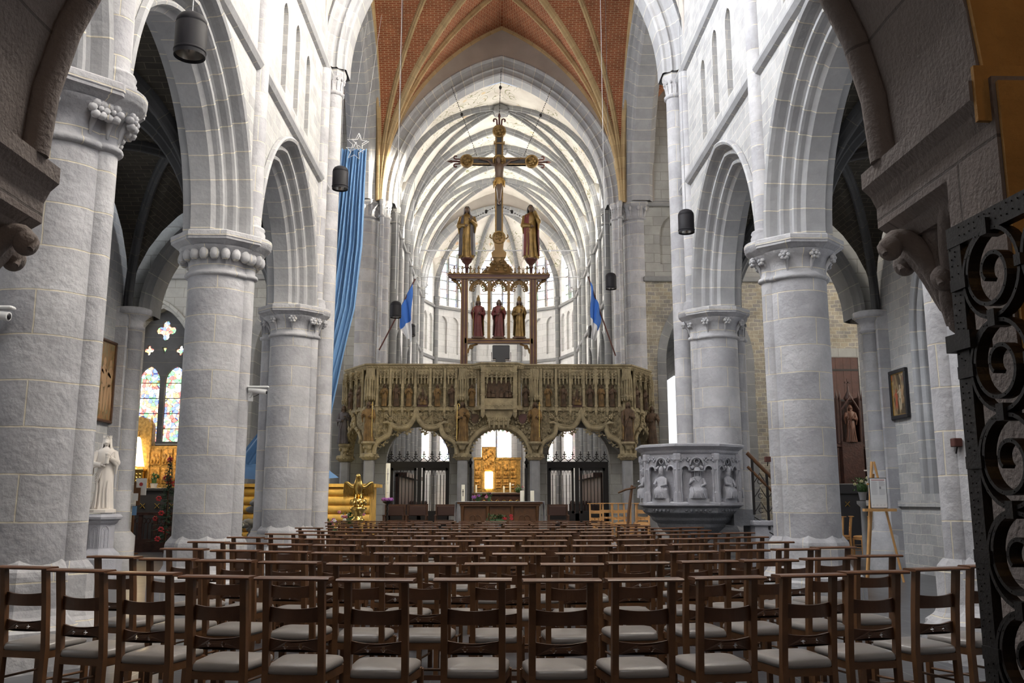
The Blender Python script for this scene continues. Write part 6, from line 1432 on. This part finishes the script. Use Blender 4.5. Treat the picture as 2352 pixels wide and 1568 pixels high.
# pulpit stair
ps=thing('pulpit_stair','stone stair with dark iron traceried railing climbing to the pulpit','stairs',(0,0,0))
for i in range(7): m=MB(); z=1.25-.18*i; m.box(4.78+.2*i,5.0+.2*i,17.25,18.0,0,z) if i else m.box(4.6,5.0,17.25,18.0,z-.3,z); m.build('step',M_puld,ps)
m=MB(); m.box(4.95,5.4,17.1,17.4,0,.95); m.box(4.9,5.45,17.05,17.45,.95,1.05,.02); m.box(5.4,6.1,17.05,17.5,0,.55,.02); m.build('stone_base',M_pul,ps)
for dz,r_ in((0,.03),(-.26,.022)): m=MB(); m.tube([(4.86,17.1,2.32+dz),(6.1,17.1,1.05+dz)],r_,8,flat=(1,1.3)); m.build('handrail',M_oak2,ps)
for k in range(5):
    x=4.95+.27*k; zt=2.30-1.024*(x-4.86); m=MB(); m.box(x-.02,x+.02,17.08,17.12,zt-1.05,zt); m.build('baluster_post',M_iron,ps)
    m=MB(); xm=x+.135; zz=zt-.15
    for q in range(3):
        z0=zz-.3-.27*q
        m.tube([(x+.02,17.1,z0),(xm-.03,17.1,z0+.12),(xm,17.1,z0+.18),(xm+.03,17.1,z0+.12),(x+.25,17.1,z0-.02)],.009,5); m.tube([(xm+.045*math.cos(a),17.1,z0+.02+.045*math.sin(a)) for a in [R(40)+R(280)*j/8 for j in range(9)]],.008,5)
    m.tube([(x,17.1,zz-.95),(x+.27,17.1,zz-1.1)],.01,5); m.build('iron_tracery',M_iron,ps)
# ------------------------------------------------------------------ right chapel
CY=27.8
dr=thing('wooden_wall_shutter','dark red-brown wooden shutter in a stone frame high on the rubble wall','shutter',(11.4,28.9,4.3)); 
for k in range(5): m=MB(); m.box(-.62+.25*k,-.375+.25*k,-.02,.04,0,1.75); m.build('plank',M_door,dr)
m=MB(); m.box(-.62,.63,-.035,-.02,.3,.36); m.box(-.62,.63,-.035,-.02,1.3,1.36); m.build('strap_hinge',M_iron,dr)
m=MB(); m.box(10.5,10.77,28.86,28.95,4.2,6.05); m.box(12.03,12.3,28.86,28.95,4.2,6.05); m.box(10.5,12.3,28.86,28.95,6.05,6.35); struct(m.build('trim_18',M_ash))
m=MB(); m.box(9.6,13,28.86,28.95,0,4.2); struct(m.build('trim_19',stone('blue_ashlar',(.17,.18,.21),(.13,.14,.17),(.4,.38,.33),bw=.45,bh=.25,ms=.008,bump=.3)))
t=thing('wooden_retable','dark mahogany retable with pinnacled central tower in the right chapel','altarpiece',(11.2,CY,0))
m=MB(); m.box(-1.15,1.1,0,.4,1.9,3.1); m.box(-1.2,1.15,-.05,.42,3.05,3.15); m.box(-.33,.33,-.1,.4,1.9,3.2); m.build('cabinet',M_mahog,t)
m=MB(); m.box(-.36,-.28,-.05,.3,3.15,4.6); m.box(.28,.36,-.05,.3,3.15,4.6); m.box(-.3,.3,.25,.3,3.15,4.5)
for x in(-.4,-.3,.3,.4): m.lathe([(.035,3.15),(.03,4.5),(.05,4.55),(.0,4.85)],(x,-.05,0),6)
m.tube([(-.28,-.05,4.2),(-.14,-.1,4.42),(0,-.12,4.62),(.14,-.1,4.42),(.28,-.05,4.2)],.035,6); m.lathe([(.12,4.5),(.16,4.58),(.04,4.8),(.03,4.95)],(0,0,0),8); m.box(-.02,.02,-.02,.02,4.9,5.2); m.box(-.09,.09,-.02,.02,5.05,5.1)
m.build('canopy_tower',M_mahog,t)
m=MB()
for x in(-.75,.72): m.tube([(x-.28,-.04,2.75),(x-.14,-.06,2.9),(x,-.07,3.0),(x+.14,-.06,2.9),(x+.28,-.04,2.75)],.03,6); m.box(x-.32,x-.28,-.05,0,1.95,3.0); m.box(x+.28,x+.32,-.05,0,1.95,3.0)
m.build('side_niche',M_mahog,t)
M_wfig=plain('carved_brown_wood',(.12,.05,.028),.5)
figure('wooden_saint','carved brown wooden saint with staff in the tower of the right retable','statue',(11.2,CY-.06,3.2),1.15,M_wfig,M_wfig,61,hair=M_wfig,beard=True,arms='staff',item=('staff',M_wfig))
figure('wooden_saint','small dark wooden figure in the left niche of the right retable','statue',(10.45,CY-.15,1.97),.85,M_mahog,M_mahog,62,hair=M_mahog,arms='hold')
t=thing('right_chapel_altar','black altar with gilt cross ornaments below the mahogany retable','altar',(11.0,CY-.7,0)); m=MB(); m.box(-1.1,1.2,-.25,.65,0,1.6); m.box(-1.15,1.25,-.3,.7,1.6,1.9,.02); m.build('altar_body',MATS['black_stone'],t)
for i in range(5):
    m=MB(); x=-.85+.42*i
    for a in(PI/4,3*PI/4): m.tube([(x-.1*math.cos(a),-.27,1.3-.1*math.sin(a)),(x+.1*math.cos(a),-.27,1.3+.1*math.sin(a))],.014,4)
    m.build('gold_cross_ornament',M_gold,t)
t=thing('altar_crucifix','small white crucifix standing on the right chapel altar','crucifix',(11.35,CY-.75,1.9)); m=MB(); m.box(-.02,.02,-.02,.02,.1,.55); m.box(-.12,.12,-.02,.02,.38,.42); m.lathe([(.1,0),(.08,.05),(.03,.12)],(0,0,0),8); m.build('cross',M_white,t)
bouquet('yellow_flower_bouquet','pale yellow and white flowers left of the easel, before the right altar',9.22,22.4,1.62,.26,.2,.35,[M_fy,M_fw,M_fy],70,41,M_col)
t=thing('flower_column','slim grey column stand under the pale yellow flowers','stand',(9.22,22.4,0)); m=MB(); m.lathe([(.2,0),(.2,.05),(.08,.1),(.07,1.25),(.15,1.33),(.15,1.40)],(0,0,0),14); m.build('column',M_col,t)
for i,(x,y,r_) in enumerate(((9.0,23.6,.5),(9.45,23.9,-.3),(9.9,23.7,.2))):
    dup(lc,(x,y,0),r_+(PI/2),'light wooden chair in the right chapel, '+['nearest the big pillar','middle of three','nearest the easel'][i],group='light wooden chairs in the right chapel')
# easel with notice
t=thing('easel','light wooden easel standing right of the big right pillar','easel',(6.93,16.2,0),0)
for nm,a,b in(('leg',(-.33,-.1,0),(-.02,.08,2.12)),('leg',(.33,-.1,0),(.02,.08,2.12)),('rear_leg',(0,.65,0),(0,.1,1.9))): m=MB(); m.tube([a,b],.026,4); m.build(nm,M_lwood,t)
m=MB(); m.box(-.29,.29,-.12,-.02,1.23,1.28); m.build('ledge',M_lwood,t); m=MB(); m.box(-.15,.15,.03,.06,1.7,1.73); m.build('crosspiece',M_lwood,t)
t=thing('framed_notice','white framed text notice standing on the easel','notice',(6.93,16.13,1.285),0); m=MB(); m.box(-.155,.155,.0,.012,0,.54); m.build('frame',M_blackp,t); m=MB(); m.box(-.145,.145,-.004,.0,.012,.528); m.build('paper',M_paper,t)
m=MB(); m.box(-.12,.12,-.006,-.004,.495,.505); m.build('red_heading_line',M_redk,t)
m=MB()
for c in(-.07,.07):
    for k in range(22):
        if 8<=k<=11 and c>0: continue
        m.box(c-.055,c+.055-.02*((k*7)%3==0),-.006,-.004,.47-.011*k,.474-.011*k)
for k in range(4): m.box(-.12+.066*k,-.085+.066*k,-.006,-.004,.06,.066); m.box(-.12+.066*k,-.09+.066*k,-.006,-.004,.045,.05)
m.box(-.11,.10,-.006,-.004,.17,.172); m.build('text_lines',plain('text_grey',(.5,.5,.52),.7),t); m=MB(); m.box(.02,.05,-.006,-.004,.34,.385); m.build('small_picture',M_ink,t)
# ------------------------------------------------------------------ paintings, marble saint
def painting(nm,lb,x,sg,y0,y1,z0,z1,fw,mf,mp,figs):
    t=thing(nm,lb,'painting',(x,(y0+y1)/2,z0)); w=(y1-y0)/2; h=z1-z0
    m=MB(); 
    for a,b,c,d in((-w,w,0,fw),(-w,w,h-fw,h),(-w,-w+fw,fw,h-fw),(w-fw,w,fw,h-fw)): m.box(*sorted((0,-sg*.07)),a,b,c,d,.008)
    m.build('frame',mf,t); m=MB(); m.box(*sorted((-sg*.02,-sg*.035)),-w+fw,w-fw,fw,h-fw); m.build('canvas',mp,t)
    m=MB(); g=.015; 
    for a,b,c,d in((-w+fw,w-fw,fw,fw+g),(-w+fw,w-fw,h-fw-g,h-fw),(-w+fw,-w+fw+g,fw,h-fw),(w-fw-g,w-fw,fw,h-fw)): m.box(*sorted((-sg*.02,-sg*.05)),a,b,c,d)
    m.build('gilt_slip',M_gold if fw>.06 else M_oak2,t)
    for (yy,zz,s_,mt,ln) in figs:
        m=MB(); xx=-sg*.037
        def el(cy,cz,ry,rz_,ang=0): m.add([(xx,cy+ry*math.cos(a)*math.cos(ang)-rz_*math.sin(a)*math.sin(ang),cz+rz_*math.sin(a)*math.cos(ang)+ry*math.cos(a)*math.sin(ang)) for a in [2*PI*i/14 for i in range(14)]],[tuple(range(14))])
        el(yy,zz+s_*.88,s_*.05,s_*.07); el(yy+ln*.02,zz+s_*.62,s_*.11,s_*.2,ln); el(yy-.04*s_,zz+s_*.25,s_*.05,s_*.26,ln*.5); el(yy+.09*s_,zz+s_*.24,s_*.05,s_*.26,-ln); el(yy+.16*s_,zz+s_*.68,s_*.03,s_*.15,1.0+ln)
        m.build('painted_figure',mt,t,recalc=False)
P1=plain('painted_flesh',(.42,.26,.14),.5); P2=plain('painted_brown',(.25,.13,.06),.5); P3=plain('painted_cream',(.45,.38,.27),.5); P4=plain('painted_red',(.42,.10,.05),.5)
painting('oil_painting','large unframed looking old painting of bare-chested figures on the left aisle wall',-7.93,-1,17.6,18.6,2.98,4.66,.045,M_oak,M_picL,[(.02,.22,1.15,P1,.1),(-.28,.35,1.05,P2,-.1),(.30,.25,1.1,P1,-.2),(-.2,.12,.4,P3,.2)])
painting('oil_painting','small dark framed painting on the right aisle wall above the easel',8.44,1,17.85,18.6,3.08,4.1,.075,M_blackp,M_picR,[(-.05,.18,.55,P3,.15),(.12,.2,.45,P4,-.2),(-.15,.3,.4,P1,.1)])
t=thing('stone_pedestal','octagonal grey stone pedestal with blind lancets against the left aisle wall','pedestal',(-7.38,17.3,0))
m=MB(); m.lathe([(.42,0),(.42,.35),(.34,.46),(.27,.52),(.26,.54)],(0,0,0),8,False,ph=PI/8); m.build('base',M_bstone,t)
m=MB(); m.lathe([(.25,.52),(.25,.98)],(0,0,0),8,False,ph=PI/8); m.build('shaft',M_bstone,t)
m=MB(); m.lathe([(.26,.98),(.30,1.02),(.31,1.05),(.37,1.08),(.38,1.12),(.33,1.17)],(0,0,0),8,False,ph=PI/8); m.build('cap',M_bstone,t)
for k in(5,6,7):
    a=k*PI/4; m=MB(); n=Vector((math.cos(a),math.sin(a))); d=Vector((-n.y,n.x)); fr=lambda u,dd,z:(n.x*(.233+dd)+d.x*u,n.y*(.233+dd)+d.y*u,z)
    for c in(-.035,.035): m.tube([fr(c+u,0,.86+h) for u,h in parc(.03,.045,0,5)],.006,4); m.tube([fr(c-.03,0,.56),fr(c-.03,0,.86)],.006,4); m.tube([fr(c+.03,0,.56),fr(c+.03,0,.86)],.006,4)
    m.tube([fr(u,0,.86+h) for u,h in parc(.07,.1,0,6)],.008,4); m.build('blind_lancet',M_bstone,t)
figure('marble_saint','white marble crowned woman saint holding a jar on the octagonal pedestal','statue',(-7.38,17.3,1.26),1.36,M_white,M_white,77,hair='veil',hat='crown',arms='hold',item=('jar',M_white),rz=R(14),seg=56,folds=11,base=M_white)
# ------------------------------------------------------------------ flags, speaker, cameras, tie rods
def flag(lb,foot,tip,f0,f1,sg):
    t=thing('flag',lb,'flag',foot); F0=Vector(foot); T_=Vector(tip)-F0
    m=MB(); m.tube([(0,0,0),tuple(T_*.5+Vector((0,0,-.03))),tuple(T_)],.022,8); m.build('pole',M_redb,t); m=MB(); m.lathe([(.02,0),(.05,.05),(.0,.14)],tuple(T_),8); m.build('finial',M_plast,t)
    for nm,mt,za,zb in(('blue_cloth',M_flagb,0,.62),('white_cloth',M_cloth,.62,1.0)):
        rows=[]
        for k in range(9):
            v=za+(zb-za)*k/8; top=T_*.93; bot=T_*.52; row=[]
            for i in range(13):
                f=i/12; p=top.lerp(bot,f); drop=1.75*(1-.35*f)*v
                w_=(1-.5*max(0,v-.55)/.45*.8)
                x=p.x*(1-v*.35)+top.x*v*.35+ (0); row.append((top.x+(x-top.x)*w_+.02*math.sin(9*v+i),p.y-.05-.06*math.sin(f*11+v*2),p.z-drop*(1-.3*f)))
            rows.append(row)
        m=MB(); m.grid(rows,None,True); m.build(nm,mt,t)
flag('blue and white flag on a slanting red pole, left side of the choir arch',(-3.35,25.9,5.75),(-2.30,25.5,7.80),0,0,1)
flag('blue and white flag on a slanting red pole, right side of the choir arch',(3.60,25.9,5.60),(2.78,25.5,7.90),0,0,-1)
t=thing('loudspeaker','black box loudspeaker on a bracket behind the screen parapet','speaker',(.24,27.35,5.50)); m=MB(); m.box(-.27,.27,0,.3,.22,.66,.02); m.build('cabinet',M_blackp,t); m=MB(); m.tube([(-.30,.1,.45),(-.30,.1,.18),(.30,.1,.18),(.30,.1,.45)],.012,5); m.tube([(0,.1,0),(0,.1,.18)],.03,6); m.build('bracket',M_iron,t)
t=thing('spotlight_box','small black spotlight box with two bright lenses below the loudspeaker','spotlight',(.22,27.02,5.50)); m=MB(); m.prism([(-.17,.0),(-.14,.19),(.14,.19),(.17,0)],0,.2); m.build('housing',M_blackp,t)
for x in(-.1,.1): m=MB(); m.ell((x,-.005,.035),.02,.012,.02,8,6); m.build('lens',M_plast,t)
def cctv(lb,x,y,z,ax,first=[None]):
    t=thing('security_camera',lb,'camera',(x,y,z),ax); m=MB(); m.tube([(0,0,0),(.27,-.02,-.045)],.042,14); m.box(-.02,.30,-.055,.04,.02,.05,.01); m.build('housing',M_plast,t)
    m=MB(); m.M=Matrix.Translation((.272,-.02,-.045)); m.ell((0,0,0),.012,.03,.03,10,6); m.build('lens',M_blackp,t); m=MB(); m.tube([(.05,0,-.03),(.03,.02,-.1),(0,.05,-.13)],.016,8); m.box(-.03,.05,.03,.07,-.18,-.09,.006); m.build('bracket',M_plast,t)
    m=MB(); m.tube(smooth0([(.0,.02,-.02),(.08,.03,-.02),(.16,.02,.01),(.14,.03,-.07),(.05,.05,-.11),(0,.06,-.12)]),.005,5); m.build('cable',M_blackp,t)
cctv('white security camera on the left edge pillar, nearest the viewer',-4.60,7.93,3.10,0)
cctv('white security camera on the second left pillar, pointing right',-3.735,13.66,3.10,0)
for lb,x,y,z in(('small brown wooden plaque box on the nearest left pillar',-4.0,8.35,1.97),('small brown wooden plaque box on the right pillar beside the gate',4.34,8.3,1.97),('small brown wooden plaque box on the large right pillar',4.15,13.5,2.04)):
    t=thing('wall_box',lb,'box',(x,y,z)); m=MB(); m.box(-.04,.04,-.03,.05,-.04,.04,.006); m.build('box',M_redb,t); m=MB(); m.tube([(0,0,-.04),(0,.03,-.1)],.008,5); m.build('hook',M_iron,t)
t=thing('small_spotlight','small round brass spotlight on top of the nearest left capital','spotlight',(-4.15,8.15,5.50)); m=MB(); m.M=Matrix.Rotation(R(70),4,'X'); m.lathe([(.035,-.05),(.05,0),(.05,.04),(.04,.045),(.0,.03)],(0,0,0),14); m.build('housing',M_iron,t); m=MB(); m.tube([(0,.02,-.05),(0,0,0)],.012,6); m.build('foot',M_iron,t)
for i,(z,y) in enumerate(((12.2,38.0),(11.1,38.4))):
    m=MB(); m.tube([(AX-3.45,y,z),(AX+3.45,y,z+.03)],.03 if i==0 else .018,8)
    for x in(-2.2,0,2.2): m.ell((AX+x,y,z+.02),.07,.05,.05,8,5)
    tag(m.build('tie_rod',M_steel),['thicker upper iron tie rod across the choir','thin lower iron tie rod across the choir'][i],'rod')
for lb,x,y,z0,z1 in(('thin cable hanging left of the crucifix',-2.64,23.4,7,17),('thin cable hanging right of the crucifix',3.0,23.2,7.6,17)):
    m=MB(); m.tube([(x,y,z0),(x,y,z1)],.008,5); tag(m.build('hanging_cable',M_plast),lb,'cable')
